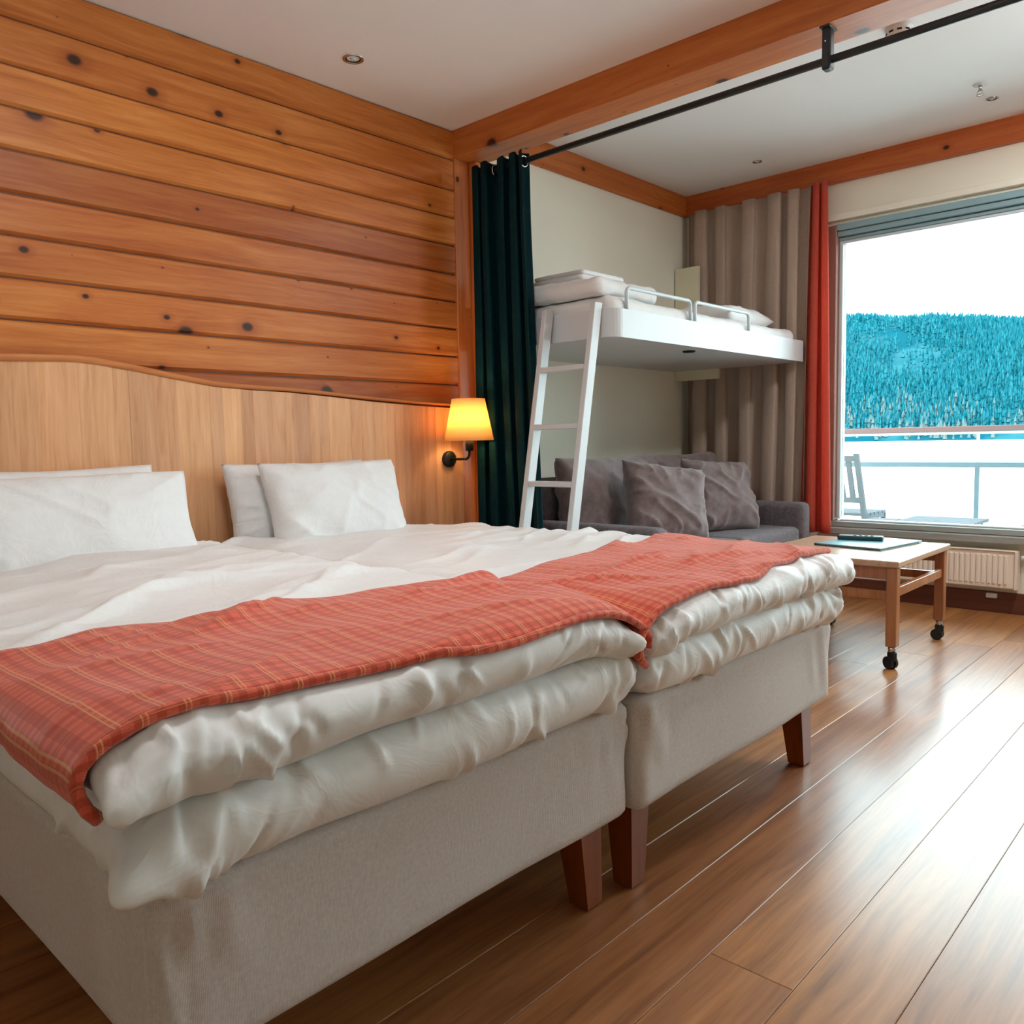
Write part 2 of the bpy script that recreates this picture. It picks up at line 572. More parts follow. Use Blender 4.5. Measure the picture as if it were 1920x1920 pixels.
def rounded(pts, lo, hi, r):
    lo = np.array(lo, float); hi = np.array(hi, float)
    p = lo + pts * (hi - lo)
    r = np.array(r, float) if np.ndim(r) else np.array([r, r, r])
    c = np.clip(p, lo + r, hi - r)
    d = (p - c) / r
    ln = np.linalg.norm(d, axis=1, keepdims=True)
    n = d / np.maximum(ln, 1e-9)
    pos = c + n * r
    nn = n / r
    nn /= np.linalg.norm(nn, axis=1, keepdims=True)
    return pos, nn


def puffy(name, lo, hi, r, res, disp, mat, parent=None, post=None, dense=False):
    lo = np.array(lo); hi = np.array(hi)
    n = [max(2, int(round((hi[i] - lo[i]) / res))) for i in range(3)]
    n[2] = max(n[2], 8)
    pts, F = slab_lattice(*n)
    if dense: pts[:, 1] = 0.45 * pts[:, 1] + 0.55 * pts[:, 1] ** 2
    pos, nn = rounded(pts, lo, hi, r)
    pos = pos + nn * disp(pos, nn)[:, None]
    if post is not None: pos = post(pos)
    if parent is not None:
        pos = pos - np.array(parent.location)
    return link(name, from_np(name, pos, F), mat, parent, smooth=True)


def pillow_mesh(name, w, h, t, seed, nu=44, nv=36, wr=1.0, pinch=0.55, seam=True, corner=0.06):
    """soft cushion lying in xz plane (w along x, h along z), thickness along y, centred."""
    us = np.linspace(-1, 1, nu); vs = np.linspace(-1, 1, nv)
    U, V = np.meshgrid(us, vs, indexing='ij')

    def side(sgn):
        e = np.clip((1 - np.abs(U) ** 2.6), 0, 1) ** pinch * np.clip((1 - np.abs(V) ** 2.6), 0, 1) ** pinch
        # pull edges inwards between the corners
        sx = 1 - corner * (1 - V ** 2)
        sz = 1 - corner * (1 - U ** 2)
        sx = 1 - corner * 0.9 * (np.cos(V * PI / 2) ** 1.5)
        sz = 1 - corner * 0.9 * (np.cos(U * PI / 2) ** 1.5)
        X = U * w / 2 * sx
        Z = V * h / 2 * sz
        P = np.stack([X.ravel() + seed * 3.1, Z.ravel() + seed * 1.7, np.full(X.size, seed * 5.3 + sgn)], 1)
        ang = np.arctan2(V, U).ravel()
        rad = np.sqrt(U ** 2 + V ** 2).ravel()
        w1 = ridge(np.stack([ang * 3.5 + seed, rad * 1.5, np.full(ang.size, seed * 2.0 + sgn)], 1), 3) * np.clip(rad - 0.45, 0, 1)
        w2 = vnoise(P * np.array([7, 7, 1])) * 0.5 + vnoise(P * np.array([15, 15, 1])) * 0.25
        w3 = ridge(rot2(P, 0.6) * np.array([6, 13, 1.0]), 4)
        d = (w1 * 0.020 + w2 * 0.012 + w3 * 0.010) * wr
        Y = sgn * (t / 2 * e + d.reshape(U.shape) * np.clip(e * 2.0, 0, 1))
        return np.stack([X, Y, Z], -1).reshape(-1, 3)
    A = side(1); B = side(-1)
    verts = np.concatenate([A, B])
    ia = np.arange(nu * nv).reshape(nu, nv)
    ib = ia + nu * nv
    fa = np.stack([ia[:-1, :-1], ia[:-1, 1:], ia[1:, 1:], ia[1:, :-1]], -1).reshape(-1, 4)
    fb = np.stack([ib[:-1, :-1], ib[1:, :-1], ib[1:, 1:], ib[:-1, 1:]], -1).reshape(-1, 4)
    me = from_np(name, verts, np.concatenate([fa, fb]))
    bm = bmesh.new(); bm.from_mesh(me)
    bmesh.ops.remove_doubles(bm, verts=bm.verts, dist=1e-4)
    bmesh.ops.recalc_face_normals(bm, faces=bm.faces)
    bm.to_mesh(me); bm.free()
    return me


def sheet(name, P, mat, parent=None, thick=0.0, uv=None):
    """P (n,m,3) grid -> surface object"""
    n, m = P.shape[:2]
    idx = np.arange(n * m).reshape(n, m)
    F = np.stack([idx[:-1, :-1], idx[1:, :-1], idx[1:, 1:], idx[:-1, 1:]], -1).reshape(-1, 4)
    off = np.array(parent.location) if parent is not None else 0
    me = from_np(name, P.reshape(-1, 3) - off, F)
    if uv is not None:
        lay = me.uv_layers.new(name='UVMap')
        U = uv.reshape(-1, 2)
        li = np.zeros(len(me.loops), int)
        me.loops.foreach_get('vertex_index', li)
        lay.data.foreach_set('uv', U[li].ravel())
    o = link(name, me, mat, parent, smooth=True)
    if thick > 0:
        md = o.modifiers.new('thickness', 'SOLIDIFY')
        md.thickness = thick
        md.offset = 0
    return o


# ================================================================== THE ROOM
XW = 5.17           # window wall
YW = 3.08           # back wall (plank face)
ZC, ZA = 2.55, 2.662   # ceilings
XL, YR = -1.5, -2.8    # left and rear walls
XB0, XB1 = 2.932, 3.11  # cross beam

# ---- floor with oak boards
floor = tag(empty('floor', (0, 0, 0)), 'glossy brown oak board floor running towards the window', 'floor', kind='structure')
box('subfloor', XL - .1, XW + .1, YR - .1, YW + .2, -0.12, -0.016, 'plinth', floor)
PW = 0.1665
board_meshes = {}


def board_mesh(L, W):
    key = (round(L, 3), round(W, 4))
    if key not in board_meshes:
        bm = bmesh.new()
        bm_box(bm, -L / 2, L / 2, -W / 2, W / 2, -0.016, 0)
        top = [e for e in bm.edges if all(abs(v.co.z) < 1e-6 for v in e.verts)]
        bmesh.ops.bevel(bm, geom=top, offset=0.0014, segments=1, affect='EDGES')
        me = from_bm(bm, 'floor_board')
        me.materials.append(MAT['oak'])
        board_meshes[key] = me
    return board_meshes[key]


k0 = int(math.floor((YR - 0.436) / PW))
k = k0
rj = random.Random(3)
while 0.436 + k * PW < YW + 0.02:
    yc = 0.436 + (k + .5) * PW
    L = 3.9
    x = XL - 2.0 + rj.uniform(-0.7, 0.45)
    if k == 1: x = 1.37 - L           # the joint seen in the foreground
    while x < XW:
        a, b = max(x, XL), min(x + L, XW)
        if b - a > 0.05:
            o = link('floor_board', board_mesh(b - a - 0.0006, PW - 0.0008), None, floor)
            o.location = ((a + b) / 2, yc, 0)
        x += L
    k += 1

# ---- back wall: backing + pine planks
wb = tag(empty('wall_back', (0, 0, 0)), 'orange pine plank wall with dark knots behind the headboard', 'wall', kind='structure')
box('backing', XL - .1, XB0 + 0.15, YW + 0.012, YW + 0.12, -0.1, 2.75, 'plinth', wb)
zz = [2.548, 2.406, 2.256, 2.123, 1.985, 1.844, 1.708, 1.571, 1.434, 1.293]
while zz[-1] > 0.1: zz.append(zz[-1] - 0.139)
zz[-1] = 0.0
for a, b in zip(zz[:-1], zz[1:]):
    h = a - b
    L = XB0 - XL + 0.03
    # plank profile: chamfered lower edge, small groove
    bm = bmesh.new()
    prof = [(0.0, -h / 2 + 0.003), (-0.006, -h / 2 + 0.003), (-0.022, -h / 2 + 0.016), (-0.022, h / 2 - 0.006), (-0.016, h / 2 - 0.0005), (0.0, h / 2 - 0.0005)]
    A = [bm.verts.new((-L / 2, p[0], p[1])) for p in prof]
    B = [bm.verts.new((L / 2, p[0], p[1])) for p in prof]
    for i in range(len(prof)):
        j = (i + 1) % len(prof)
        bm.faces.new((A[i], A[j], B[j], B[i]))
    bm.faces.new(A); bm.faces.new(list(reversed(B)))
    bmesh.ops.recalc_face_normals(bm, faces=bm.faces)
    o = link('plank', from_bm(bm, 'plank'), 'pine', wb)
    o.location = ((XL + XB0 + 0.03) / 2, YW + 0.022, (a + b) / 2)

tag(box('wall_alcove', XB1 - 0.1, XW + 0.2, YW + 0.004, YW + 0.12, -0.1, 2.78, 'wall'), 'cream painted wall behind the bunk and sofa', 'wall', kind='structure')
tag(box('wall_left', XL - .12, XL, YR - .1, YW + .1, -0.1, 2.7, 'wall'), 'cream painted wall on the far left side', 'wall', kind='structure')
tag(box('wall_rear', XL - .1, XW + .2, YR - .12, YR, -0.1, 2.75, 'wall'), 'cream painted wall behind the viewer', 'wall', kind='structure')

# window opening: y WY0..WY1, z WZ0..WZ1
WY1, WY0, WZ0, WZ1 = 2.095, -1.9, 0.40, 2.28
WT = 0.16
tag(multi_box('wall_window', [
    (XW, XW + WT, YR - .1, YW + .12, -0.1, WZ0),
    (XW, XW + WT, YR - .1, YW + .12, WZ1, 2.78),
    (XW, XW + WT, YR - .1, WY0, WZ0, WZ1),
    (XW, XW + WT, WY1, YW + .12, WZ0, WZ1)], 'wall'), 'cream painted wall around the large window', 'wall', kind='structure')

ce = tag(multi_box('ceiling', [
    (XL - .1, XB0 + 0.05, YR - .1, YW + .1, ZC, ZC + 0.1),
    (XB1 - 0.05, XW + .2, YR - .1, YW + .1, ZA, ZA + 0.1)], 'ceiling'), 'white painted ceiling, higher beyond the beam', 'ceiling', kind='structure')

# timber trims
tag(box('trim_1', XB0, XB1, YR - .05, YW + 0.01, 2.417, ZA + 0.05, 'beam_y', bev=0.004), 'heavy pine cross beam dividing the two ceilings', 'beam', kind='structure')
tag(box('trim_2', XB0 + 0.002, 3.036, YW - 0.006, YW + 0.1, 0, 2.417, 'beam_z', bev=0.003), 'vertical pine post under the end of the cross beam', 'post', kind='structure')
tag(box('trim_3', 3.038, 3.088, 3.030, YW + 0.1, 0, 2.417, 'beam_z', bev=0.003), 'narrow pine jamb strip between post and dark curtain', 'trim', kind='structure')
tag(box('trim_4', XB1 - 0.01, XW - 0.03, YW - 0.016, YW + 0.05, 2.522, ZA, 'beam_x', bev=0.003), 'pine ceiling trim along the cream wall above the bunk', 'trim', kind='structure')
tag(box('trim_5', XW - 0.045, XW + 0.05, YR, YW + 0.05, 2.532, ZA + 0.005, 'beam_y', bev=0.003), 'pine ceiling trim along the window wall', 'trim', kind='structure')
tag(box('baseboard_window', XW - 0.022, XW + 0.01, YR, YW, 0, 0.115, 'plinth', bev=0.003), 'dark brown wooden skirting under the radiator', 'skirting', kind='structure')

# ---- window
win = tag(empty('window_1', (XW, 0, WZ0)), 'large picture window with brown wooden frame and view of the hill', 'window', kind='structure')
box('ledge', XW - 0.035, XW + 0.02, WY0 - .05, WY1 + 0.02, 2.305, 2.345, 'wall', win, bev=0.006, seg=2)
box('frame_jamb', XW - 0.028, XW + 0.10, 2.030, WY1, WZ0 + 0.07, WZ1, 'winwood', win, bev=0.004)
box('frame_jamb', XW - 0.028, XW + 0.10, WY0, WY0 + 0.065, WZ0 + 0.07, WZ1, 'winwood', win, bev=0.004)
for i, (a, b, d) in enumerate(((2.245, 2.282, -0.028), (2.212, 2.243, -0.012), (2.190, 2.210, 0.012))):
    box('frame_head', XW + d, XW + 0.10, WY0 + .065, 2.030, a, b, 'alu', win, bev=0.003)
box('inner_frame', XW + 0.02, XW + 0.09, 2.008, 2.030, WZ0 + 0.085, 2.19, 'alu_light', win, bev=0.003)
box('inner_frame', XW + 0.02, XW + 0.09, WY0 + .065, 2.008, 2.172, 2.19, 'alu_light', win, bev=0.003)
box('inner_frame', XW + 0.02, XW + 0.09, WY0 + .065, 2.008, 0.466, 0.476, 'alu_light', win, bev=0.003)
box('mullion', XW + 0.02, XW + 0.09, 0.20, 0.27, 0.476, 2.172, 'winwood', win, bev=0.003)
box('pane', XW + 0.05, XW + 0.058, 0.27, 2.008, 0.476, 2.172, 'glass', win)
box('pane', XW + 0.05, XW + 0.058, WY0 + .065, 0.20, 0.476, 2.172, 'glass', win)
box('sill', XW - 0.075, XW + 0.12, WY0 - 0.03, WY1 + 0.0, 0.392, 0.432, 'sillwood', win, bev=0.004)
box('sill_rail', XW - 0.03, XW + 0.10, WY0, WY1, 0.434, 0.466, 'sillwood', win, bev=0.003)


# ================================================================== BEDS
def bed_base(name, x0, x1, yf, yh, label):
    root = empty(name, ((x0 + x1) / 2, (yf + yh) / 2, 0))
    tag(root, label, 'bed', 'two single beds pushed together')

    def disp(p, n):
        d = 0.004 * vnoise(p * 3.0)
        # tension wrinkles of the cover near the vertical corners
        for cx in (x0, x1):
            m = np.exp(-((p[:, 0] - cx) / 0.12) ** 2) * (np.abs(n[:, 1]) > 0.5) * np.clip((p[:, 2] - 0.24) / 0.1, 0, 1) * np.clip((0.45 - p[:, 2]) / 0.03, 0, 1)
            d = d + 0.016 * m * (ridge(np.stack([p[:, 0] * 26 + 4 * p[:, 2] + cx, p[:, 2] * 2, p[:, 0] * 0 + 3.3], 1), 3) - 0.4)
        return d
    puffy('base', (x0, yf, 0.2), (x1, yh, 0.452), (0.028, 0.028, 0.02), 0.016, disp, 'linen', root)
    # tapered legs
    for sx in (0, 1):
        for sy in (0, 1):
            cx = x0 + 0.075 if sx == 0 else x1 - 0.075
            cy = yf + 0.085 if sy == 0 else yh - 0.085
            a, b = 0.036, 0.025
            ox = -0.012 if sx == 0 else 0.012
            oy = -0.012 if sy == 0 else 0.012
            bm = bmesh.new()
            T = [bm.verts.new((cx + i * a - root.location.x, cy + j * a - root.location.y, 0.205)) for i, j in ((-1, -1), (1, -1), (1, 1), (-1, 1))]
            B = [bm.verts.new((cx + ox + i * b - root.location.x, cy + oy + j * b - root.location.y, 0.004)) for i, j in ((-1, -1), (1, -1), (1, 1), (-1, 1))]
            G = [bm.verts.new((cx + ox + i * (b - .006) - root.location.x, cy + oy + j * (b - .006) - root.location.y, 0.0)) for i, j in ((-1, -1), (1, -1), (1, 1), (-1, 1))]
            for P, Q in ((T, B), (B, G)):
                for i in range(4):
                    bm.faces.new((P[i], P[(i + 1) % 4], Q[(i + 1) % 4], Q[i]))
            bm.faces.new(T); bm.faces.new(G)
            bmesh.ops.recalc_face_normals(bm, faces=bm.faces)
            link('leg', from_bm(bm, 'leg'), 'legwood', root)
    return root


def wrinkle_disp(seed, lo, hi, edge=1.0, top=1.0):
    """soft undulation + explicit creases: long folds over the top, short gathers round the sides"""
    g = np.random.default_rng(seed * 101)
    lo = np.array(lo); hi = np.array(hi)
    folds = [(g.uniform(lo[0], hi[0]), g.uniform(lo[1], hi[1]), g.choice([-1, 1]) * g.uniform(0.1, 0.65), g.uniform(0.08, 0.34),
              g.uniform(0.012, 0.034), g.uniform(0.005, 0.015)) for _ in range(70)]
    gath = []
    for face, (a, b) in (('f', (lo[0], hi[0])), ('l', (lo[1], hi[1])), ('r', (lo[1], hi[1]))):
        n = int((b - a) * (64 if face == 'f' else 24))
        for _ in range(n):
            t = g.random()
            if g.random() < 0.5: t = g.choice([0.04, 0.97]) + g.normal() * 0.10      # bunched near the corners
            gath.append((face, a + np.clip(t, -0.02, 1.02) * (b - a), g.normal() * 0.6, g.uniform(0.003, 0.010), g.uniform(0.0025, 0.0095) * g.choice([1, 1, -0.7]),
                         g.uniform(lo[2], hi[2]), g.uniform(0.016, 0.040), g.uniform(0.25, 0.8)))

    def disp(p, n):
        q = p + np.array([seed * 7.7, seed * 3.1, seed * 1.3])
        d = 0.010 * vnoise(q * 2.2) + 0.006 * vnoise(q * 6.0)
        up = np.clip(n[:, 2], 0, 1)
        w = p + 0.05 * np.stack([vnoise(q * 3.0 + 9), vnoise(q * 3.0 + 21), 0 * q[:, 0]], 1)
        t = np.zeros(len(p))
        for (cx, cy, an, L, wd, am) in folds:
            dx = w[:, 0] - cx; dy = w[:, 1] - cy
            a = dx * math.cos(an) + dy * math.sin(an)
            b = -dx * math.sin(an) + dy * math.cos(an)
            t += am * np.exp(-(a / L) ** 2) * np.exp(-np.abs(b / wd) ** 1.4)
        d = d + top * up * np.minimum(t, 0.03)
        e = np.zeros(len(p))
        msk = {'f': np.clip(-n[:, 1] * 1.6, 0, 1), 'l': np.clip(-n[:, 0] * 1.6, 0, 1), 'r': np.clip(n[:, 0] * 1.6, 0, 1)}
        run = {'f': w[:, 0], 'l': w[:, 1], 'r': w[:, 1]}
        sel = {f: np.nonzero(m > 0)[0] for f, m in msk.items()}
        for (f, r0, sl, wd, am, zc, zs, asy) in gath:
            k = sel[f]
            k = k[np.abs(run[f][k] - r0) < 0.16]
            dz = p[k, 2] - zc
            dr = run[f][k] - r0 - sl * dz
            pr = np.where(dr > 0, np.exp(-(dr / wd) ** 2), np.exp(-(dr / (wd * (1 + 2.2 * asy))) ** 2))
            e[k] += msk[f][k] * am * pr * np.exp(-(dz / zs) ** 2)
        return d + edge * np.clip(e, -0.014, 0.018)
    return disp


BEDS = [
    dict(x0=0.398, x1=1.412, yf=0.985, yh=3.0),
    dict(x0=1.420, x1=2.455, yf=0.965, yh=3.0),
]
bed1 = bed_base('single_bed', **BEDS[0], label='single bed with grey linen base nearest the camera, on the left')
bed2 = bed_base('single_bed', **BEDS[1], label='single bed with grey linen base on the right, next to the ladder')


def corner_tips(cs):
    def post(p):
        for (cx, cy, cz, s, vec) in cs:
            w = np.exp(-(((p[:, 0] - cx) ** 2 + (p[:, 1] - cy) ** 2 + (p[:, 2] - cz) ** 2) / s ** 2))
            p = p + w[:, None] * np.array(vec)
        return p
    return post


# sheet covered mattress on each base (a part of its bed)
puffy('mattress', (0.366, 0.952, 0.450), (1.408, 2.98, 0.568), (0.06, 0.06, 0.059), 0.0072, wrinkle_disp(1, (0.366, 0.95, 0.45), (1.418, 2.98, 0.572), 1.3, 0.4), 'bedding', bed1,
      corner_tips([(0.392, 0.978, 0.492, 0.032, (-0.050, -0.042, 0.0)), (0.385, 0.975, 0.55, 0.04, (0.012, 0.006, 0.0))]), True)
puffy('mattress', (1.426, 0.940, 0.450), (2.462, 2.98, 0.560), (0.06, 0.06, 0.055), 0.0072, wrinkle_disp(2, (1.416, 0.94, 0.448), (2.462, 2.98, 0.56), 1.3, 0.4), 'bedding', bed2,
      corner_tips([(2.44, 0.965, 0.5, 0.06, (0.015, -0.01, 0.0))]), True)

# duvets
DUV = [dict(lo=(0.352, 0.935, 0.566), hi=(1.404, 2.80, 0.674), r=(0.075, 0.075, 0.053), seed=3),
       dict(lo=(1.418, 0.915, 0.552), hi=(2.515, 2.86, 0.645), r=(0.080, 0.080, 0.0455), seed=4)]
DUV_DISP = []
TIPS = [
    [(0.385, 0.962, 0.594, 0.034, (-0.046, -0.036, 0.0)), (1.39, 0.95, 0.60, 0.07, (0.02, -0.005, -0.03)),
     (1.40, 0.98, 0.66, 0.10, (0.0, 0.0, -0.025))],
    [(1.44, 0.93, 0.57, 0.07, (-0.02, 0.0, -0.025)), (1.44, 0.95, 0.66, 0.09, (0.0, 0.01, -0.02)), (2.49, 0.95, 0.62, 0.08, (0.02, 0.0, -0.01))]]
for i, D in enumerate(DUV):
    wd = wrinkle_disp(D['seed'], D['lo'], D['hi'], 1.4, 1.0)

    def disp(p, n, wd=wd, D=D, i=i):
        d = wd(p, n)
        # softly heaped towards the middle and the pillows
        lo, hi = np.array(D['lo']), np.array(D['hi'])
        u = (p[:, 0] - lo[0]) / (hi[0] - lo[0]); v = (p[:, 1] - lo[1]) / (hi[1] - lo[1])
        b = np.sin(np.clip(u, 0, 1) * PI) ** 0.7 * (0.006 + 0.006 * np.clip(v * 1.6, 0, 1))
        if i == 0: b = b - 0.024 * (1 - np.clip(u, 0, 1))
        b = b + 0.006 * np.exp(-((u - 0.88) / 0.16) ** 2) * np.clip(v * 3, 0, 1) * np.clip((0.95 - v) * 8, 0, 1)
        return d + b * np.clip(n[:, 2], 0, 1)
    DUV_DISP.append(disp)
    o = puffy('duvet', D['lo'], D['hi'], D['r'], 0.0072, disp, 'bedding', None, corner_tips(TIPS[i]), True)
    tag(o, ['crumpled white duvet on the bed nearest the camera', 'crumpled white duvet on the bed beside the ladder'][i], 'duvet', 'white duvets')


# bed runners follow the duvet surface
def runner(i, ynear, yfar, left_hang, right_hang, label, seed):
    D = DUV[i]
    lo, hi, r = np.array(D['lo']), np.array(D['hi']), np.array(D['r'])
    off = 0.007
    # arc-length profile across x: left side (hang), over the top, right side
    prof = []
    rx, rz = r[0], r[2]
    zc = hi[2] - rz
    for a in np.linspace(left_hang, 90, 22):        # degrees above horizontal on left rounding (negative = under)
        t = math.radians(a)
        prof.append((lo[0] + rx - rx * math.cos(t), zc + rz * math.sin(t), -math.cos(t), math.sin(t)))
    for x in np.linspace(lo[0] + rx, hi[0] - rx, 96)[1:-1]:
        prof.append((x, hi[2], 0, 1))
    for a in np.linspace(90, right_hang, 22):
        t = math.radians(a)
        prof.append((hi[0] - rx + rx * math.cos(t), zc + rz * math.sin(t), math.cos(t), math.sin(t)))
    prof = np.array(prof)
    nrm = np.stack([prof[:, 2] / rx, prof[:, 3] / rz], 1)
    nrm /= np.linalg.norm(nrm, axis=1, keepdims=True)
    seg = np.linalg.norm(np.diff(prof[:, :2], axis=0), axis=1)
    arc = np.concatenate([[0], np.cumsum(seg)])
    nv = 52
    n = len(prof)
    P = np.zeros((n, nv, 3)); N = np.zeros((n, nv, 3)); UV = np.zeros((n, nv, 2))
    for j in range(nv):
        t = j / (nv - 1)
        yn = np.interp(prof[:, 0], [lo[0], hi[0]], ynear)
        yf = np.interp(prof[:, 0], [lo[0], hi[0]], yfar)
        wob = 0.012 * np.sin(arc * 5.0 + seed) + 0.006 * np.sin(arc * 13 + seed * 2)
        y = yn + (yf - yn) * t + wob * (1 - t * 0.4)
        P[:, j] = np.stack([prof[:, 0], y, prof[:, 1]], 1)
        N[:, j] = np.stack([nrm[:, 0], 0 * y, nrm[:, 1]], 1)
        UV[:, j] = np.stack([arc, y], 1)
    p = P.reshape(-1, 3); nn = N.reshape(-1, 3)
    # the foot edge bends over the rounded end of the duvet
    yb = np.clip((lo[1] + r[1] - p[:, 1]) / r[1], 0, 0.98)
    drop = r[2] * (1 - np.sqrt(1 - yb ** 2))
    d = DUV_DISP[i](p, nn)
    # smoother than the duvet: blend with a blurred copy
    g = d.reshape(n, nv)
    for _ in range(14):
        g[1:-1] = (g[:-2] + 2 * g[1:-1] + g[2:]) / 4
        g[:, 1:-1] = (g[:, :-2] + 2 * g[:, 1:-1] + g[:, 2:]) / 4
    d0 = DUV_DISP[i](p, nn)
    sidew = 1 - np.clip(nn[:, 2], 0, 1)
    d = np.maximum(g.ravel(), d0 - 0.001) * (1 - sidew) + (np.clip(g.ravel(), 0, 0.006) + 0.012) * sidew
    q = p + nn * (d + off + 0.002 * (vnoise(p * 14) + 1))[:, None]
    q[:, 2] -= drop
    tp = corner_tips(TIPS[i])(q.copy())
    q = q + (tp - q) * 0.6
    G = q.reshape(n, nv, 3)
    # rolled double hem at the near edge
    o = sheet('bed_runner', G, 'runner', None, 0.010, UV)
    tag(o, label, 'bed runner', 'plaid bed runners')
    # piped hem at the foot edge
    hp = [tuple(G[k, 0] + np.array([0, -0.004, 0.0])) for k in range(0, n, 2)]
    h = tube('hem', hp, 0.0085, 'runner', o, seg=8)
    me = h.data
    lay = me.uv_layers.new(name='UVMap')
    for lp in me.loops:
        co = me.vertices[lp.vertex_index].co
        lay.data[lp.index].uv = (co.x, co.y * 1.0 + co.z)
    return o


runner(0, (0.985, 0.955), (1.545, 1.385), -38, -20, 'red plaid bed runner hanging over the side of the bed nearest the camera', 1.0)
runner(1, (0.945, 0.985), (1.405, 1.545), -40, 62, 'red plaid bed runner on the bed beside the ladder', 2.3)

# pillows
PIL = [
    # (x, y, z, w, h, t, tilt, yaw, seed, label)
    (0.945, 2.915, 0.755, 0.70, 0.39, 0.16, -12, 2, 1, 'white pillow propped against the headboard, rear one on the nearest bed'),
    (0.930, 2.735, 0.735, 0.80, 0.42, 0.18, -26, -3, 2, 'large white pillow leaning in front on the bed nearest the camera'),
    (1.885, 2.925, 0.745, 0.66, 0.39, 0.15, -10, 0, 3, 'white pillow behind another on the bed beside the ladder'),
    (1.955, 2.772, 0.750, 0.62, 0.40, 0.17, -20, -4, 4, 'white pillow leaning in front on the bed beside the ladder'),
]
for (x, y, z, w, h, t, tilt, yaw, sd, lab) in PIL:
    me = pillow_mesh('pillow', w, h, t, sd, 56, 44, 0.9, 0.5)
    o = link('pillow', me, 'pillow', None, True, (x, y, z), (math.radians(tilt), 0, math.radians(yaw)))
    tag(o, lab, 'pillow', 'white bed pillows')

# ================================================================== HEADBOARD
hb = tag(empty('headboard', (0.9, 3.05, 0)), 'pale wooden headboard of upright staves with a wavy top edge', 'headboard')
HBX = [-0.6, 0.2, 0.60, 0.86, 1.066, 1.15, 1.261, 1.42, 1.583, 1.75, 1.90, 2.10, 2.355, 2.60, 2.854, 2.93]
HBZ = [1.20, 1.26, 1.300, 1.318, 1.328, 1.322, 1.308, 1.282, 1.258, 1.250, 1.247, 1.235, 1.217, 1.205, 1.196, 1.193]


def hbtop(x): return float(np.interp(x, HBX, HBZ))


xs = [0.28]
rs = random.Random(5)
while xs[-1] < 2.905 - 0.05:
    xs.append(xs[-1] + rs.choice([0.055, 0.075, 0.085, 0.10, 0.115, 0.13]))
xs[-1] = 2.905
if xs[-1] - xs[-2] < 0.03: xs.pop(-2)
for a, b in zip(xs[:-1], xs[1:]):
    bm = bmesh.new()
    m = 5
    cx = (a + b) / 2
    ring = []
    g = 0.0
    ys = (-0.018 + rs.uniform(-0.0006, 0.0006), 0.012)
    top = [(a + g + (b - a - 2 * g) * i / m) for i in range(m + 1)]
    poly = [(a + g, 0.05), (b - g, 0.05)] + [(x, hbtop(x) - 0.022) for x in reversed(top)]
    A = [bm.verts.new((p[0] - cx, ys[0], p[1] - 0.6)) for p in poly]
    B = [bm.verts.new((p[0] - cx, ys[1], p[1] - 0.6)) for p in poly]
    for i in range(len(poly)):
        j = (i + 1) % len(poly)
        bm.faces.new((A[i], A[j], B[j], B[i]))
    bm.faces.new(A); bm.faces.new(list(reversed(B)))
    bmesh.ops.recalc_face_normals(bm, faces=bm.faces)
    o = link('stave', from_bm(bm, 'stave'), 'stave', hb)
    o.location = (cx - 0.9, 0, 0.6)
bm = bmesh.new()
cx = np.linspace(0.28, 2.905, 70)
R = []
for x in cx:
    z = hbtop(x)
    w = float(np.interp(x, [0.3, 1.3, 2.0, 2.9], [0.026, 0.024, 0.016, 0.010]))
    R.append([bm.verts.new((x - 0.9, y, zz_)) for y, zz_ in ((-0.021, z - w), (-0.021, z - 0.002), (-0.018, z), (0.018, z), (0.018, z - w))])
for p, q in zip(R[:-1], R[1:]):
    for i in range(5):
        j = (i + 1) % 5
        bm.faces.new((p[i], p[j], q[j], q[i]))
bm.faces.new(R[0]); bm.faces.new(list(reversed(R[-1])))
bmesh.ops.recalc_face_normals(bm, faces=bm.faces)
link('cap_strip', from_bm(bm, 'cap_strip'), 'hb_cap', hb, True)

# ================================================================== WALL LAMP
LX, LZ = 2.80, 0.922
SX, SY = 2.795, 2.872
lamp = tag(empty('wall_lamp', (LX, 3.03, LZ)), 'glowing wall lamp with yellow shade and black arm on the headboard', 'lamp')
bm = bmesh.new()
pr = [(0.0, -0.022), (0.034, -0.022), (0.040, -0.017), (0.040, 0.004)]
rings = [[bm.verts.new((r * math.cos(2 * PI * k / 32), y, r * math.sin(2 * PI * k / 32))) for k in range(32)] for r, y in pr]
for a, b in zip(rings[:-1], rings[1:]):
    for k in range(32): bm.faces.new((a[k], a[(k + 1) % 32], b[(k + 1) % 32], b[k]))
bmesh.ops.remove_doubles(bm, verts=bm.verts, dist=1e-5)
bmesh.ops.recalc_face_normals(bm, faces=bm.faces)
link('wall_plate', from_bm(bm, 'wall_plate'), 'black', lamp, True)
arm = [(LX, 3.01, LZ), (LX, 2.95, LZ), (LX, 2.905, LZ + 0.001)]
for a in np.linspace(0, 90, 8):
    t = math.radians(a)
    arm.append((SX, SY + 0.030 - 0.030 * math.sin(t) , LZ + 0.030 - 0.030 * math.cos(t)))
arm.append((SX, SY, LZ + 0.06))
tube('arm', arm, 0.0065, 'black', lamp)
lathe('socket', [(0.0, 0.0), (0.019, 0.0), (0.019, 0.055), (0.0, 0.055)], (SX, SY, 0.962), 'black', lamp, 20)


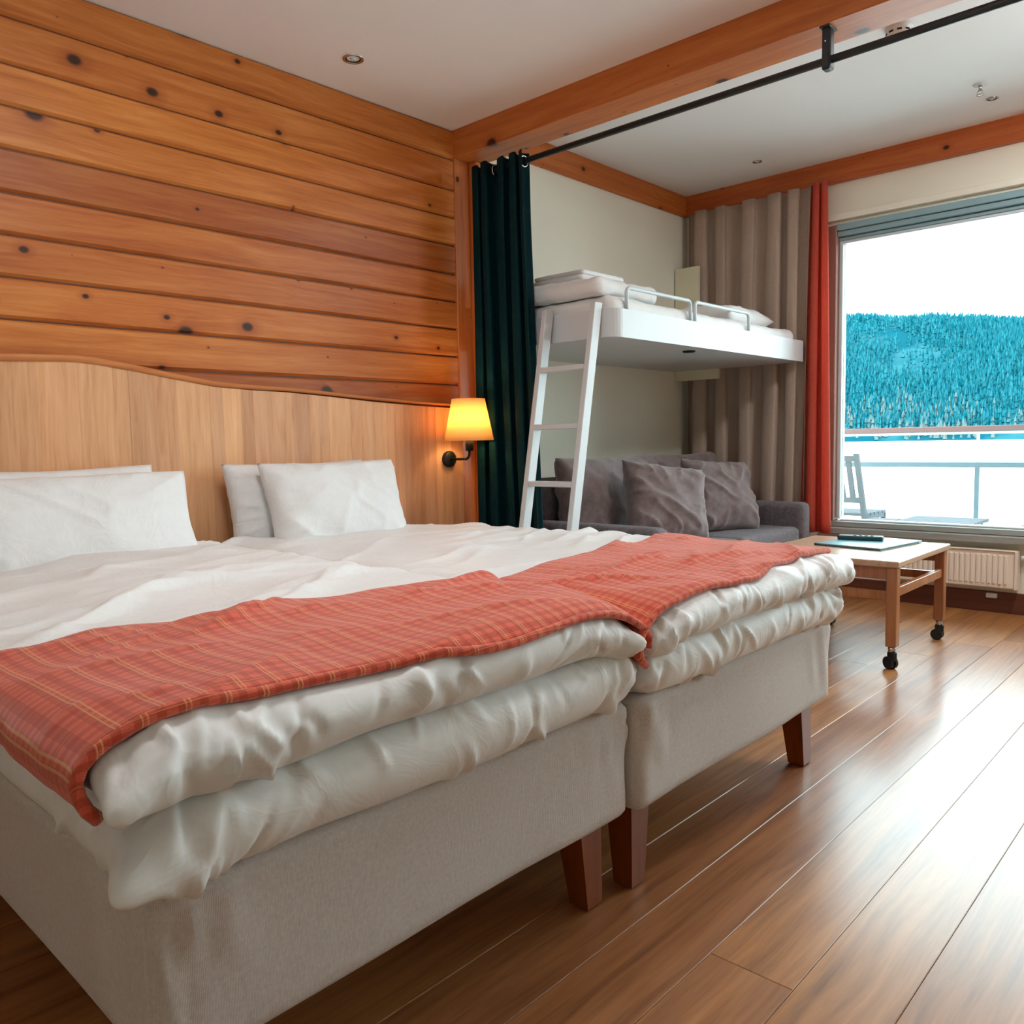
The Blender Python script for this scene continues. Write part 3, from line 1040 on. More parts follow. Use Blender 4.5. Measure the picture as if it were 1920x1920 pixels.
def shade_mat():
    T = NT('lamp_shade_fabric')
    df = T.n('ShaderNodeBsdfDiffuse'); df.inputs[0].default_value = srgb(254, 228, 176)
    tr = T.n('ShaderNodeBsdfTranslucent'); tr.inputs[0].default_value = srgb(255, 222, 160)
    ms = T.n('ShaderNodeMixShader'); ms.inputs[0].default_value = 0.6
    T.l(df.outputs[0], ms.inputs[1]); T.l(tr.outputs[0], ms.inputs[2]); T.l(ms.outputs[0], T.out.inputs[0])
    return T.m


MAT['shade'] = shade_mat()
sh = lathe('lamp_shade', [(0.120, 0.0), (0.0800, 0.200), (0.0785, 0.200), (0.1185, 0.0)], (SX, SY, 1.012), 'shade', lamp, 48, True)
sh.name = 'lamp_shade'
lathe('bulb', [(0.0, 0.05), (0.012, 0.052), (0.024, 0.085), (0.026, 0.105), (0.018, 0.126), (0.0, 0.134)], (SX, SY, 0.965),
      emit_mat('bulb_glow', (1.0, 0.62, 0.22, 1), 12.0), lamp, 20)
ld = bpy.data.lights.new('lamp_glow', 'POINT')
ld.energy = LAMP_W
ld.color = (1.0, 0.70, 0.38)
ld.shadow_soft_size = 0.03
lo_ = bpy.data.objects.new('lamp_glow', ld)
COL.objects.link(lo_)
lo_.parent = lamp
lo_.location = (SX - LX, SY - 3.03, 1.115 - LZ)

# ================================================================== DARK CURTAIN + POLE
PX, PZ = 2.975, 2.309
pole = tag(empty('curtain_pole', (PX, 1.22, PZ)), 'dark metal curtain pole slung under the cross beam', 'curtain pole')
tube('pole', [(PX, 2.975, PZ), (PX, YR + 0.3, PZ)], 0.0135, 'rod', pole, 14)
for yb in (-1.2, 1.213):
    box('bracket', PX - 0.021, PX + 0.021, yb - 0.016, yb + 0.016, 2.275, 2.417, 'rod', pole, bev=0.008, seg=2)
    box('bracket_plate', PX - 0.033, PX + 0.033, yb - 0.018, yb + 0.018, 2.411, 2.4175, 'rod', pole, bev=0.001)
box('screw', PX - 0.0235, PX - 0.0205, yb - 0.002, yb + 0.003, 2.365, 2.370, 'metal', pole)


def curtain(name, n, m, path, z0, z1, mat, thick=0.0025, parent=None):
    """path(s,t): s 0..1 along the curtain, t 0..1 bottom->top -> (x,y)"""
    P = np.zeros((n, m, 3))
    for i, s in enumerate(np.linspace(0, 1, n)):
        for j, t in enumerate(np.linspace(0, 1, m)):
            x, y = path(s, t)
            P[i, j] = (x, y, z0 + (z1 - z0) * t)
    return sheet(name, P, mat, parent, thick)


def teal_path(s, t):
    yb0, yb1 = 2.985, 2.515
    yt0, yt1 = 2.985, 2.628
    k = min(1.0, t * 1.15) ** 0.6
    ph = s * 2 * PI * 4.5 + 0.8 * math.sin(s * 7) + 0.9
    amp = 0.042 + 0.010 * math.sin(s * 17 + 2)
    sn = math.sin(ph + 0.25 * math.sin(t * 3.0))
    x = PX + amp * (abs(sn) ** 0.75) * (1 if sn > 0 else -1)
    y = (yb0 + (yb1 - yb0) * s) * (1 - k) + (yt0 + (yt1 - yt0) * s) * k + 0.016 * math.sin(2 * ph + 1.0) + 0.006 * math.sin(t * 5 + s * 8)
    return x, min(y, 3.05)


tc_ = tag(empty('dark_curtain', (PX, 2.85, 0.02)), 'dark teal eyelet curtain bunched beside the post', 'curtain')
curtain('cloth', 260, 44, teal_path, 0.02, PZ + 0.04, 'tealcurtain', 0.003, tc_)
# eyelet rings round the pole
for s in np.linspace(0.08, 0.95, 6):
    yy = 2.985 + (2.628 - 2.985) * s
    rz = random.uniform(-0.5, 0.5)
    ring = [(PX + 0.024 * math.cos(a) * math.cos(rz), yy + 0.024 * math.cos(a) * math.sin(rz), PZ + 0.024 * math.sin(a)) for a in np.linspace(0, 2 * PI, 25)]
    tube('eyelet', ring, 0.004, 'metal', tc_, 8, cap=False)

# ================================================================== BUNK
bunk = tag(empty('folding_bunk', (4.03, 3.07, 1.455)), 'white fold-down bunk fixed to the cream wall above the sofa', 'bunk bed')
# tray with rounded outer corners
BX0, BX1, BY0, BY1, BZ0, BZ1 = 3.03, 5.03, 2.18, YW, 1.455, 1.592


def rrect(x0, x1, y0, y1, r, n=8):
    pts = []
    for (cx, cy, a0) in ((x0 + r, y0 + r, 180), (x1 - 0.012, y0 + 0.012, 270)):
        rr = r if a0 == 180 else 0.012
        for a in np.linspace(a0, a0 + 90, n):
            t = math.radians(a)
            pts.append((cx + rr * math.cos(t), cy + rr * math.sin(t)))
    pts += [(x1, y1), (3.092, y1), (3.092, 3.026), (x0, 3.026)]
    return pts


bm = bmesh.new()
o_out = rrect(BX0, BX1, BY0, BY1, 0.07)
o_in = [(min(max(p[0], BX0 + 0.02), BX1 - 0.02), min(max(p[1], BY0 + 0.02), 3.01)) for p in o_out]
off = Vector(bunk.location)
lv = []
for ring, z in ((o_out, BZ0 + 0.006), (o_out, BZ1 - 0.004), (o_in, BZ1 - 0.004), (o_in, BZ0 + 0.04)):
    lv.append([bm.verts.new(Vector((p[0], p[1], z)) - off) for p in ring])
n_ = len(o_out)
for a, b in zip(lv[:-1], lv[1:]):
    for i in range(n_): bm.faces.new((a[i], a[(i + 1) % n_], b[(i + 1) % n_], b[i]))
bm.faces.new(list(reversed(lv[0]))); bm.faces.new(lv[-1])
bmesh.ops.recalc_face_normals(bm, faces=bm.faces)
link('tray', from_bm(bm, 'tray'), 'white', bunk)
lathe('pull_recess', [(0.0, 0.0), (0.03, 0.0), (0.034, 0.004), (0.034, 0.008)], (3.87, 2.30, BZ0 - 0.002), 'dark', bunk, 24)
# guard rails
for (a, b) in ((3.16, 3.715), (3.760, 4.340)):
    pts = [(a, 2.20, 1.575), (a, 2.20, 1.665)]
    for t in np.linspace(0, 90, 6)[1:]:
        tt = math.radians(t)
        pts.append((a + 0.025 * (1 - math.cos(tt)), 2.20, 1.665 + 0.025 * math.sin(tt)))
    for t in np.linspace(90, 0, 6):
        tt = math.radians(t)
        pts.append((b - 0.025 * (1 - math.cos(tt)), 2.20, 1.665 + 0.025 * math.sin(tt)))
    pts.append((b, 2.20, 1.575))
    tube('guard_rail', pts, 0.009, 'alu_light', bunk, 10)


def soft(seed, a=1.0):
    def d(p, n):
        q = p + seed * 2.3
        return a * (0.008 * vnoise(q * 4) + 0.006 * ridge(q * np.array([9, 6, 4.0]), 3) + 0.003 * vnoise(q * 22))
    return d


puffy('mattress', (3.06, 2.215, 1.50), (4.985, 3.02, 1.652), (0.05, 0.05, 0.05), 0.02, soft(5, 0.8), 'bedding', bunk)
prism('end_bracket', [(3.075, 1.395), (2.745, 1.395), (2.745, 1.455), (2.897, 1.60), (2.897, 2.152), (3.075, 2.152)], 0, 4.995, 5.018, 'cream', bunk)
tag(puffy('folded_duvet', (3.03, 2.26, 1.655), (3.52, 2.98, 1.742), (0.04, 0.05, 0.042), 0.018, soft(6, 1.4), 'bedding'),
    'white folded duvet at the ladder end of the bunk', 'duvet')
for i in range(3):
    z0 = 1.752 + i * 0.026
    tag(puffy('folded_towel', (3.20 + 0.012 * i, 2.50, z0), (3.60 - 0.015 * i, 2.82, z0 + 0.028), (0.014, 0.014, 0.0135), 0.02, soft(7 + i, 0.35), 'bedding'),
        ['bottom', 'middle', 'top'][i] + ' white folded towel of the stack on the bunk', 'towel', 'towels on the bunk')
me = pillow_mesh('bunk_pillow', 0.62, 0.46, 0.15, 9, 40, 32, 0.8, 0.5)
tag(link('bunk_pillow', me, 'pillow', None, True, (4.56, 2.52, 1.705), (math.radians(90), 0, math.radians(3))),
    'white pillow lying at the curtain end of the bunk', 'pillow')

# ================================================================== LADDER
lad = tag(empty('bunk_ladder', (2.70, 2.39, 0)), 'white wooden ladder leaning on the end of the bunk', 'ladder')
LT = Vector((3.0, 0, 1.605)); LB = Vector((2.690, 0, 0.0))
for y in (2.250, 2.532):
    bm = bmesh.new()
    d = (LT - LB)
    hw, ht = 0.028, 0.0135
    nx = 8
    vs = []
    for z, x in ((0.0, LB.x), (1.612, LT.x)):
        for sx, sy in ((-hw, -ht), (hw, -ht), (hw, ht), (-hw, ht)):
            vs.append(bm.verts.new(Vector((x + sx, y + sy, z)) - Vector(lad.location)))
    for i in range(4):
        bm.faces.new((vs[i], vs[(i + 1) % 4], vs[4 + (i + 1) % 4], vs[4 + i]))
    bm.faces.new(list(reversed(vs[:4]))); bm.faces.new(vs[4:])
    bmesh.ops.bevel(bm, geom=list(bm.edges), offset=0.003, segments=1, affect='EDGES')
    bmesh.ops.recalc_face_normals(bm, faces=bm.faces)
    link('rail', from_bm(bm, 'rail'), 'white', lad)
for z in (1.328, 1.066, 0.808, 0.55, 0.29):
    x = LB.x + (LT.x - LB.x) * z / 1.605
    box('rung', x - 0.030, x + 0.024, 2.2635, 2.5185, z - 0.012, z + 0.012, 'white', lad, bev=0.003)

# ================================================================== SOFA
sofa = tag(empty('sofa', (4.08, 2.55, 0)), 'dark grey fabric two-seat sofa under the bunk', 'sofa')
SX0, SX1, SY0, SY1 = 3.215, 4.935, 2.08, 3.02
box('frame', SX0 + 0.10, SX1 - 0.10, SY0 + 0.03, SY1, 0.07, 0.30, 'sofa', sofa, bev=0.012, seg=2)


def arm_piece(x0, x1, y0, y1, z0, z1):
    return puffy('armrest', (x0, y0, z0), (x1, y1, z1), (0.03, 0.035, 0.035), 0.03, lambda p, n: 0.002 * vnoise(p * 6), 'sofa', sofa)


arm_piece(SX0, SX0 + 0.12, SY0, SY1, 0.06, 0.585)
arm_piece(SX1 - 0.12, SX1, SY0 - 0.0, SY1, 0.06, 0.60)
puffy('back', (SX0 + 0.11, 2.86, 0.2), (SX1 - 0.11, SY1, 0.80), (0.04, 0.05, 0.05), 0.04, lambda p, n: 0.002 * vnoise(p * 6), 'sofa', sofa)
for (a, b) in ((SX0 + 0.125, 4.073), (4.079, SX1 - 0.125)):
    puffy('seat_cushion', (a, SY0 + 0.01, 0.30), (b, 2.86, 0.452), (0.03, 0.035, 0.035), 0.03,
          lambda p, n: 0.004 * vnoise(p * 5) + 0.006 * np.clip(n[:, 2], 0, 1), 'sofa', sofa)
for sx in (SX0 + 0.05, SX1 - 0.05):
    for sy in (SY0 + 0.06, SY1 - 0.06):
        lathe('foot', [(0.0, 0.0), (0.018, 0.0), (0.022, 0.065), (0.0, 0.065)], (sx, sy, 0), 'black', sofa, 12)
for i, (x, w) in enumerate(((3.80, 0.92), (4.56, 0.80))):
    me = pillow_mesh('back_cushion', w, 0.50, 0.24, 20 + i, 44, 34, 1.4, 0.4)
    o = link('back_cushion', me, 'cushion', sofa, True)
    o.location = Vector((x, 2.745, 0.665)) - Vector(sofa.location)
    o.rotation_euler = (math.radians(-10), 0, 0)
for i, (x, y, z, yaw, lean, roll, lab) in enumerate((
        (3.80, 2.40, 0.652, -28, -22, 8, 'brown-grey scatter cushion on the sofa nearer the ladder'),
        (4.44, 2.43, 0.655, -20, -20, 4, 'brown-grey scatter cushion on the sofa nearer the window'))):
    me = pillow_mesh('scatter_cushion', 0.50, 0.45, 0.20, 30 + i, 44, 40, 1.8, 0.5, corner=0.08)
    o = link('scatter_cushion', me, 'cushion', None, True, (x, y, z), (math.radians(lean), math.radians(roll), math.radians(yaw)))
    tag(o, lab, 'cushion', 'scatter cushions')

# ================================================================== WINDOW CURTAINS


def grey_path(s, t):
    y0, y1 = 3.03, 2.135 + (1 - t) * 0.05
    ph = s * 2 * PI * 5.6 + 0.9 * math.sin(s * 7.0) + 0.35 * math.sin(s * 23)
    a = 0.028 + 0.010 * (1 - t) + 0.006 * math.sin(s * 19)
    sh = math.sin(ph + 0.3 * math.sin(t * 2.5 + s * 5))
    x = 5.085 + a * (abs(sh) ** 0.7) * (1 if sh > 0 else -1)
    y = y0 + (y1 - y0) * s + 0.016 * math.sin(2 * ph) + 0.008 * math.sin(4 * t + s * 11)
    return min(max(x, 5.037), 5.125), y


gcu = curtain('grey_curtain', 300, 30, grey_path, 0.03, 2.528, 'greycurtain', 0.003)
tag(gcu, 'long taupe grey curtain in the corner behind the sofa', 'curtain')


def red_path(s, t):
    y0 = 2.150 + (1 - t) * 0.055
    y1 = 2.055 - (1 - t) * 0.045 - 0.02 * math.sin((1 - t) * PI) * 0
    ph = s * 2 * PI * 1.9 + 0.4
    a = 0.026 + 0.012 * (1 - t)
    x = 5.055 + a * math.sin(ph)
    y = y0 + (y1 - y0) * s + 0.010 * math.sin(2 * ph)
    return x, y


rcu = curtain('red_curtain', 90, 30, red_path, 0.40, 2.528, 'redcurtain', 0.003)
tag(rcu, 'narrow coral red curtain at the left edge of the window', 'curtain')

# ================================================================== RADIATOR
rad = tag(empty('radiator', (XW, 1.3, 0.25)), 'low white fluted panel radiator under the window', 'radiator')
RY0, RY1, RZ0, RZ1 = 1.015, 1.66, 0.148, 0.352
box('body', XW - 0.085, XW - 0.02, RY0, RY1, RZ0, RZ1, 'radiator', rad, bev=0.004)
bm = bmesh.new()
nf = 22
for i in range(nf):
    yc = RY0 + 0.045 + (RY1 - RY0 - 0.07) * i / (nf - 1)
    bm_box(bm, XW - 0.092 - XW, XW - 0.080 - XW, yc - 0.0085 - 1.3, yc + 0.0085 - 1.3, RZ0 + 0.022 - 0.25, RZ1 - 0.022 - 0.25, 0.003)
link('fluting', from_bm(bm, 'fluting'), 'radiator', rad)
box('end_panel', XW - 0.095, XW - 0.02, RY0 - 0.012, RY0 + 0.002, RZ0 - 0.003, RZ1 + 0.003, 'radiator', rad, bev=0.002)
box('top_grille', XW - 0.093, XW - 0.02, RY0, RY1, RZ1, RZ1 + 0.006, 'radiator', rad, bev=0.002)
lathe('valve', [(0.0, 0.0), (0.010, 0.0), (0.010, 0.03), (0.0, 0.03)], (XW - 0.055, RY0 - 0.03, RZ1 - 0.05), 'white', rad, 14)
for y in (RY0 + 0.1, RY1 - 0.1):
    box('wall_bracket', XW - 0.03, XW + 0.002, y - 0.01, y + 0.01, RZ0 + 0.02, RZ1 - 0.02, 'white', rad)
sk = tag(empty('cable_outlet', (XW - 0.022, 1.135, 0.095)), 'small white cable outlet on the dark skirting', 'outlet')
box('outlet_box', XW - 0.044, XW - 0.021, 1.108, 1.162, 0.082, 0.108, 'white', sk, bev=0.003)
box('outlet_slot', XW - 0.046, XW - 0.043, 1.125, 1.145, 0.092, 0.098, 'alu_light', sk)

# ================================================================== COFFEE TABLE
tb = tag(empty('coffee_table', (3.97, 1.45, 0)), 'square pale wooden coffee table on black casters', 'table')
TX0, TX1, TY0, TY1 = 3.628, 4.300, 1.172, 1.700
for (x, y) in ((TX0, TY0), (TX1, TY0), (TX0, TY1), (TX1, TY1)):
    lg = box('leg', x - 0.022, x + 0.022, y - 0.022, y + 0.022, 0.098, 0.440, 'tablewood', tb, bev=0.003)
    base = Vector((x, y, 0))
    c = lathe('caster', [(0.0, 0.074), (0.016, 0.074), (0.016, 0.099), (0.0, 0.099)], (x, y, 0), 'metal', None, 14)
    c.parent = tb
    c.location = -Vector(tb.location)
    # twin wheel + hood
    ang = random.uniform(-0.6, 0.6)
    for s in (-1, 1):
        bm = bmesh.new()
        bmesh.ops.create_cone(bm, cap_ends=True, segments=20, radius1=0.027, radius2=0.027, depth=0.013)
        bmesh.ops.rotate(bm, verts=bm.verts, cent=(0, 0, 0), matrix=Matrix.Rotation(PI / 2, 3, 'Y'))
        bmesh.ops.translate(bm, verts=bm.verts, vec=(s * 0.011, 0.008, 0.027))
        bmesh.ops.rotate(bm, verts=bm.verts, cent=(0, 0, 0), matrix=Matrix.Rotation(ang, 3, 'Z'))
        bmesh.ops.translate(bm, verts=bm.verts, vec=base)
        link('wheel', from_bm(bm, 'wheel'), 'rubber', c)
    bm = bmesh.new()
    bm_box(bm, -0.012, 0.012, -0.020, 0.018, 0.036, 0.076, 0.006, 2)
    bmesh.ops.rotate(bm, verts=bm.verts, cent=(0, 0, 0), matrix=Matrix.Rotation(ang, 3, 'Z'))
    bmesh.ops.translate(bm, verts=bm.verts, vec=base)
    link('hood', from_bm(bm, 'hood'), 'rubber', c)
# slatted / framed top
box('table_top', TX0 - 0.03, TX1 + 0.045, TY0 - 0.030, TY1 + 0.11, 0.440, 0.468, 'tabletop', tb, bev=0.005, seg=2)
for y in (TY0, TY1):
    box('stretcher', TX0 + 0.021, TX1 - 0.021, y - 0.012, y + 0.012, 0.310, 0.350, 'tablewood', tb, bev=0.002)
for x in (TX0, TX1):
    box('stretcher', x - 0.012, x + 0.012, TY0 + 0.021, TY1 - 0.021, 0.296, 0.334, 'tablewood', tb, bev=0.002)
    box('apron', x - 0.010, x + 0.010, TY0 + 0.021, TY1 - 0.021, 0.385, 0.441, 'tablewood', tb, bev=0.002)

fo = tag(empty('folder', (4.13, 1.45, 0.4685)), 'teal folder lying on the coffee table', 'folder')
a_ = math.radians(-8)
fo.rotation_euler = (0, 0, a_)


def rel_box(name, x0, x1, y0, y1, z0, z1, mat, parent, bev=0.0, seg=1):
    bm = bmesh.new()
    bm_box(bm, x0, x1, y0, y1, z0, z1, bev, seg)
    return link(name, from_bm(bm, name), mat, parent)


rel_box('back_cover', -0.215, 0.20, -0.165, 0.165, 0.0, 0.003, 'folder', fo, 0.001)
rel_box('pages', -0.205, 0.19, -0.155, 0.160, 0.003, 0.008, 'white', fo)
rel_box('front_cover', -0.215, 0.20, -0.165, 0.165, 0.008, 0.0115, 'folder_top', fo, 0.001)
rel_box('spine', -0.215, 0.20, 0.163, 0.168, 0.0, 0.0115, 'folder', fo, 0.001)
rc = tag(empty('remote_control', (4.165, 1.505, 0.4805)), 'dark remote control lying on the teal folder', 'remote control')
rc.rotation_euler = (0, 0, math.radians(12))
rel_box('remote_body', -0.028, 0.028, -0.105, 0.105, 0.0, 0.022, 'plastic', rc, 0.006, 2)
for i in range(4):
    for j in range(3):
        rel_box('button', -0.018 + j * 0.014, -0.010 + j * 0.014, -0.06 + i * 0.026, -0.046 + i * 0.026, 0.021, 0.024, 'black', rc, 0.001)


# ================================================================== CEILING FITTINGS
def downlight(x, y, z, r, label, visible=True, tilt=(0.0, 0.0), group='recessed ceiling spots'):
    root = tag(empty('ceiling_spot', (x, y, z)), label, 'spotlight', group)
    lathe('bezel', [(r * 0.72, 0.004), (r * 0.72, -0.004), (r, -0.004), (r * 1.02, 0.0), (r * 1.02, 0.004)], (x, y, z), 'metal', root, 32)
    lathe('reflector', [(0.0, 0.012), (r * 0.34, 0.010), (r * 0.70, -0.0035), (r * 0.72, 0.002)], (x, y, z), 'dark', root, 28)
    lathe('bulb', [(0.0, -0.007), (r * 0.26, -0.006), (r * 0.33, 0.000), (r * 0.33, 0.009)], (x, y, z),
          'alu_light', root, 20)
    return root


downlight(2.122, 2.796, ZC, 0.042, 'chrome recessed spot in the ceiling over the pine wall')
downlight(4.802, 2.382, ZA, 0.028, 'small recessed spot in the ceiling above the bunk')
downlight(4.782, 1.120, ZA, 0.028, 'small recessed spot in the ceiling next to the sprinkler')



def fill_lamp(x, y, z, label, strength):  # invented fixture, added out of view as fill light
    root = tag(empty('fill_lamp', (x, y, z)), label, 'fill lamp', 'added fill lamps')
    lathe('fill_lamp_base', [(0.0, 0.002), (0.26, 0.002), (0.265, -0.012), (0.26, -0.03), (0.25, -0.03)], (x, y, z), 'white', root, 40)
    lathe('fill_lamp_dome', [(0.0, -0.085), (0.10, -0.080), (0.18, -0.066), (0.235, -0.042), (0.25, -0.028)], (x, y, z),
          emit_mat('fill_lamp_glow', FILL_LAMP_COL, strength), root, 40)


fill_lamp(1.15, 1.45, ZC, 'unseen round fill lamp added above the middle of the beds', FILL_LAMP)
fill_lamp(4.0, 0.3, ZA, 'unseen round fill lamp added beyond the cross beam near the window', FILL_LAMP * 2.1)

sd = tag(empty('smoke_detector', (3.70, 1.215, ZA)), 'round white smoke detector on the ceiling beside the beam', 'smoke detector')
lathe('housing', [(0.0, -0.036), (0.034, -0.036), (0.044, -0.030), (0.052, -0.008), (0.052, 0.001)], (3.70, 1.215, ZA), 'white', sd, 36)
for k in range(9):
    a = 2 * PI * k / 9
    b = box('slot', -0.009, 0.009, -0.002, 0.002, -0.003, 0.003, 'dark', sd, centre=False)
    b.location = (0.0475 * math.cos(a), 0.0475 * math.sin(a), -0.020)
    b.rotation_euler = (0, 0, a + PI / 2)
sp = tag(empty('fire_sprinkler', (4.556, 1.119, ZA)), 'small metal fire sprinkler on the ceiling near the window', 'sprinkler')
lathe('cover_plate', [(0.0, -0.004), (0.030, -0.004), (0.034, 0.001)], (4.556, 1.119, ZA), 'white', sp, 28)
tube('nozzle', [(4.556, 1.119, ZA), (4.556, 1.119, ZA - 0.03)], [0.009, 0.006], 'metal', sp, 10)
lathe('deflector', [(0.0, -0.052), (0.016, -0.050), (0.016, -0.048), (0.0, -0.049)], (4.556, 1.119, ZA), 'metal', sp, 18)
for s in (-1, 1):
    tube('frame_arm', [(4.556, 1.119 + s * 0.006, ZA - 0.025), (4.556, 1.119 + s * 0.012, ZA - 0.038), (4.556, 1.119 + s * 0.002, ZA - 0.05)], 0.002, 'metal', sp, 6)

# ================================================================== BALCONY AND VIEW
tag(box('balcony_deck', XW + WT, 7.15, -6, 8, -0.10, -0.02, 'snow'), 'pale snow-covered balcony deck outside the window', 'balcony', kind='structure')
br = tag(empty('balcony_railing', (7.0, 1.7, -0.02)), 'balcony railing with wooden handrail and glass below', 'railing')
box('handrail', 6.97, 7.03, -5.5, 7.5, 1.012, 1.055, 'railwood', br, bev=0.004)
box('top_channel', 6.985, 7.015, -5.5, 7.5, 0.992, 1.010, 'alu_light', br)
box('lower_rail', 6.985, 7.015, -5.5, 7.5, 0.738, 0.778, 'rail', br, bev=0.003)
yy = 1.667 - 4 * 1.75
while yy < 7.5:
    box('post', 6.980, 7.010, yy - 0.016, yy + 0.016, -0.02, 0.74, 'rail', br, bev=0.003)
    box('upper_post', 6.988, 7.006, yy - 0.009, yy + 0.009, 0.775, 0.995, 'alu_light', br)
    if yy + 1.75 < 7.5:
        box('pane', 6.996, 7.002, yy + 0.025, yy + 1.725, 0.05, 0.735, 'railglass', br)
    yy += 1.75


# balcony chair
def tilted_box(name, x0, x1, y0, y1, z0, z1, mat, parent, shear):
    """box whose top is sheared in x,y relative to the bottom"""
    bm = bmesh.new()
    bm_box(bm, x0, x1, y0, y1, z0, z1)
    for v in bm.verts:
        t = (v.co.z - shear[2])
        v.co.x += shear[0] * t
        v.co.y += shear[1] * t
    bmesh.ops.translate(bm, verts=bm.verts, vec=-Vector(parent.location))
    return link(name, from_bm(bm, name), mat, parent)


ch = tag(empty('balcony_chair', (6.25, 2.45, -0.02)), 'grey slatted wooden chair out on the balcony', 'chair')
CX = 6.2
sh_ = (0.05, 0.16, 0.47)
for y in (2.225, 2.625):
    tilted_box('back_post', CX - 0.015, CX + 0.015, y - 0.018, y + 0.018, -0.02, 0.865, 'outwood', ch, sh_)
for y in (2.29, 2.36, 2.43, 2.50, 2.57):
    tilted_box('back_slat', CX - 0.008, CX + 0.008, y - 0.019, y + 0.019, 0.52, 0.82, 'outwood', ch, sh_)
tilted_box('top_rail', CX - 0.012, CX + 0.012, 2.225, 2.625, 0.805, 0.850, 'outwood', ch, sh_)
tilted_box('bottom_rail', CX - 0.012, CX + 0.012, 2.225, 2.625, 0.50, 0.54, 'outwood', ch, sh_)
for k in range(5):
    box('seat_slat', CX + 0.03 + k * 0.085, CX + 0.10 + k * 0.085, 2.21, 2.64, 0.40, 0.42, 'outwood', ch)
for y in (2.22, 2.62):
    box('front_leg', CX + 0.40, CX + 0.43, y - 0.016, y + 0.016, -0.02, 0.40, 'outwood', ch)
    box('seat_rail', CX, CX + 0.43, y - 0.012, y + 0.012, 0.37, 0.40, 'outwood', ch)


def low_table(x0, x1, y0, y1, z, label):
    t = tag(empty('balcony_table', ((x0 + x1) / 2, (y0 + y1) / 2, -0.02)), label, 'table', 'low balcony tables')
    n = 6
    w = (x1 - x0) / n
    for k in range(n):
        box('top_slat', x0 + k * w + 0.004, x0 + (k + 1) * w - 0.004, y0, y1, z - 0.02, z, 'outwood', t)
    for y in (y0 + 0.05, y1 - 0.05):
        box('cross_bar', x0 + 0.01, x1 - 0.01, y - 0.015, y + 0.015, z - 0.045, z - 0.02, 'outwood', t)
        for x in (x0 + 0.03, x1 - 0.03):
            box('leg', x - 0.016, x + 0.016, y - 0.016, y + 0.016, -0.02, z - 0.02, 'outwood', t)
    return t


low_table(6.02, 6.46, 1.455, 1.93, 0.402, 'low grey slatted table in the middle of the balcony')
low_table(5.92, 6.28, 1.98, 2.20, 0.390, 'low grey slatted side table beside the balcony chair')
low_table(6.02, 6.46, 0.80, 1.22, 0.385, 'low grey slatted table at the right edge of the window')

# lake, hill, forest
tag(box('frozen_lake', 7.6, 1160, -2500, 3500, -8.6, -7.7, 'snow'), 'white frozen lake beyond the balcony', 'lake', kind='structure')


def hill_h(x, y):
    t = np.clip((x - 1140) / 480.0, 0, 1.4)
    crest = np.interp(y, [-600, 0, 200, 322, 378, 464, 566, 631, 800, 1500], [150, 170, 176, 180, 190, 204, 217, 218, 208, 150]) + 3 * np.sin(y / 31.0)
    return -7.7 + (crest + 7.7) * (1 - (1 - np.clip(t, 0, 1)) ** 1.5) + 3 * np.sin(x / 40 + y / 60) * np.clip(t, 0, 1)


gx = np.linspace(1138, 1750, 40); gy = np.linspace(-600, 1500, 100)
X, Y = np.meshgrid(gx, gy, indexing='ij')
H = hill_h(X, Y)
T_ = NT('hill_ground')
v_, _ = obj_vec(T_, 0.0)
nz = T_.noise(v_, 0.012, 4.0)
T_.l(T_.mix(T_.ramp(nz, [(0.45, (0, 0, 0, 1)), (0.6, (1, 1, 1, 1))]), srgb(16, 72, 84), srgb(44, 92, 100)), T_.b.inputs['Base Color'])
T_.set(rough=1.0, spec=0.0)
MAT['hill'] = T_.m
tag(sheet('forest_hill', np.stack([X, Y, H], -1), 'hill'), 'broad hill rising behind the frozen lake', 'hill', kind='structure')


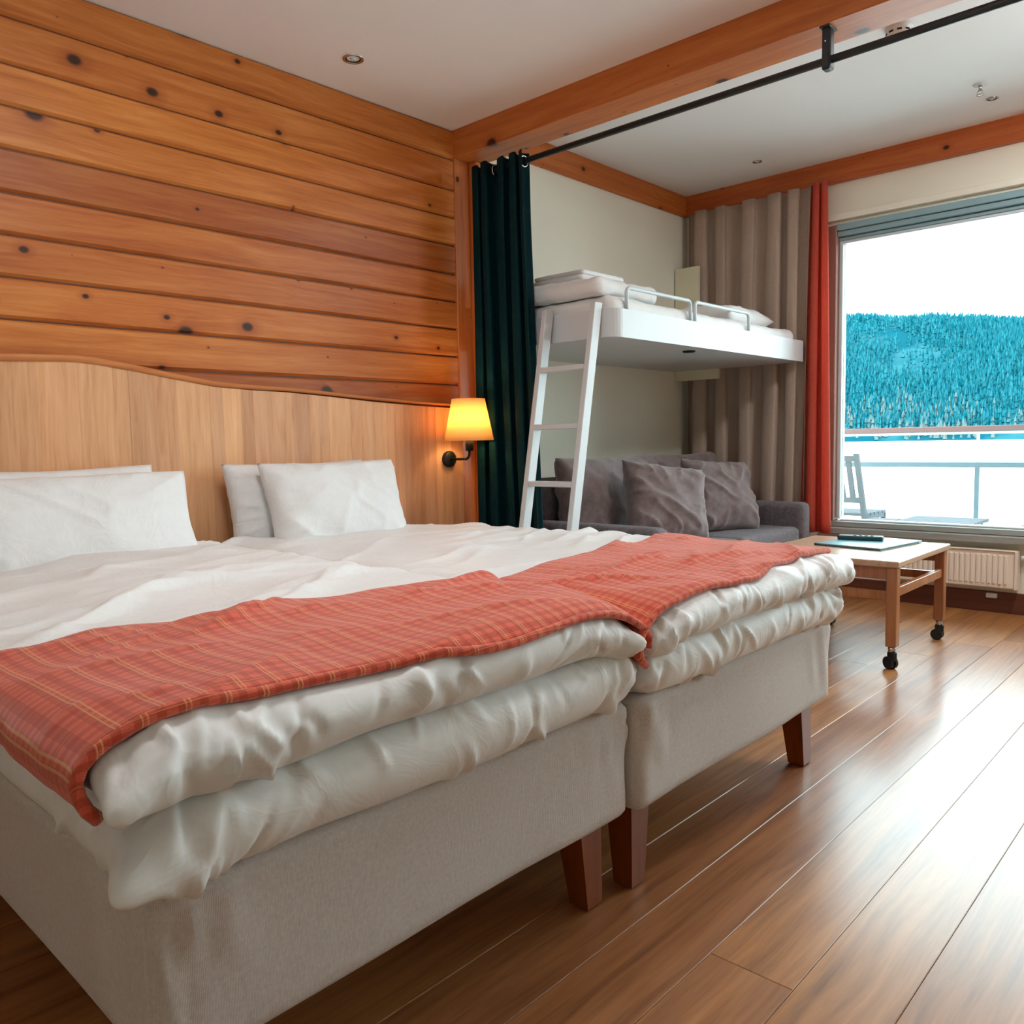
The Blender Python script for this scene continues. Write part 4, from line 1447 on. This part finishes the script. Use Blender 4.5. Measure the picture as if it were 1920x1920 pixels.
def forest(name, n, xr, yr, hr, rr, mat, seed, dens=None, sides=5, tiers=2):
    g = np.random.default_rng(seed)
    x = g.uniform(*xr, n); y = g.uniform(*yr, n)
    if dens is not None:
        keep = g.random(n) < dens(x, y)
        x, y = x[keep], y[keep]
    n = len(x)
    z = hill_h(x, y) - 1.0
    h = g.uniform(*hr, n); r = h * g.uniform(*rr, n)
    V = []; F = []
    base = 0
    ang = np.linspace(0, 2 * PI, sides, endpoint=False)
    allV = []
    per = tiers * (sides + 1)
    for k in range(tiers):
        zb = z + h * (0.08 + 0.42 * k); zt = z + h * (0.66 + 0.36 * k)
        rk = r * (1 - 0.38 * k)
        ring = np.stack([x[:, None] + rk[:, None] * np.cos(ang + k), y[:, None] + rk[:, None] * np.sin(ang + k), np.repeat(zb[:, None], sides, 1)], -1)
        tip = np.stack([x, y, zt], -1)[:, None]
        allV.append(np.concatenate([ring, tip], 1))
    Vv = np.concatenate(allV, 1).reshape(-1, 3)
    tri = []
    for k in range(tiers):
        o = k * (sides + 1)
        for s in range(sides):
            tri.append((o + s, o + (s + 1) % sides, o + sides))
    tri = np.array(tri)
    Fv = (np.arange(n)[:, None, None] * per + tri[None]).reshape(-1, 3)
    me = bpy.data.meshes.new(name)
    me.vertices.add(len(Vv)); me.vertices.foreach_set('co', Vv.ravel())
    me.loops.add(Fv.size); me.loops.foreach_set('vertex_index', Fv.ravel())
    me.polygons.add(len(Fv)); me.polygons.foreach_set('loop_start', np.arange(len(Fv)) * 3); me.polygons.foreach_set('loop_total', np.full(len(Fv), 3))
    me.update(calc_edges=True)
    me.validate()
    return link(name, me, mat)


def tree_mat(name, c1, c2, scale=0.35):
    T = NT(name)
    tc = T.n('ShaderNodeTexCoord')
    n1 = T.noise(T.vmath('MULTIPLY', tc.outputs['Object'], (0.2, 0.25, 0.05)), 1.0, 3.0)
    T.l(T.mix(T.ramp(n1, [(0.35, (0, 0, 0, 1)), (0.65, (1, 1, 1, 1))]), c1, c2), T.b.inputs['Base Color'])
    T.set(rough=1.0, spec=0.0)
    return T.m


MAT['spruce'] = tree_mat('spruce_needles', srgb(0, 70, 82), srgb(40, 106, 116))
MAT['birch'] = tree_mat('bare_birch', srgb(66, 100, 104), srgb(96, 104, 102))


def clear(x, y):
    q = np.stack([x / 90.0, y / 70.0, 0 * x + 3.0], 1)
    return np.clip(0.62 + 1.1 * vnoise(q), 0.10, 1.0)


tag(forest('spruce_forest', 62000, (1165, 1690), (-450, 1050), (10, 19), (0.11, 0.17), 'spruce', 5, clear), 'dense teal spruce forest covering the hill', 'forest', kind='stuff')
tag(forest('birch_wood', 5200, (1142, 1240), (-450, 1050), (10, 19), (0.14, 0.22), 'birch', 6, lambda x, y: np.clip((1250 - x) / 70.0, 0, 1) * clear(x + 40, y + 300)),
    'pale bare trees along the lake shore', 'forest', kind='stuff')
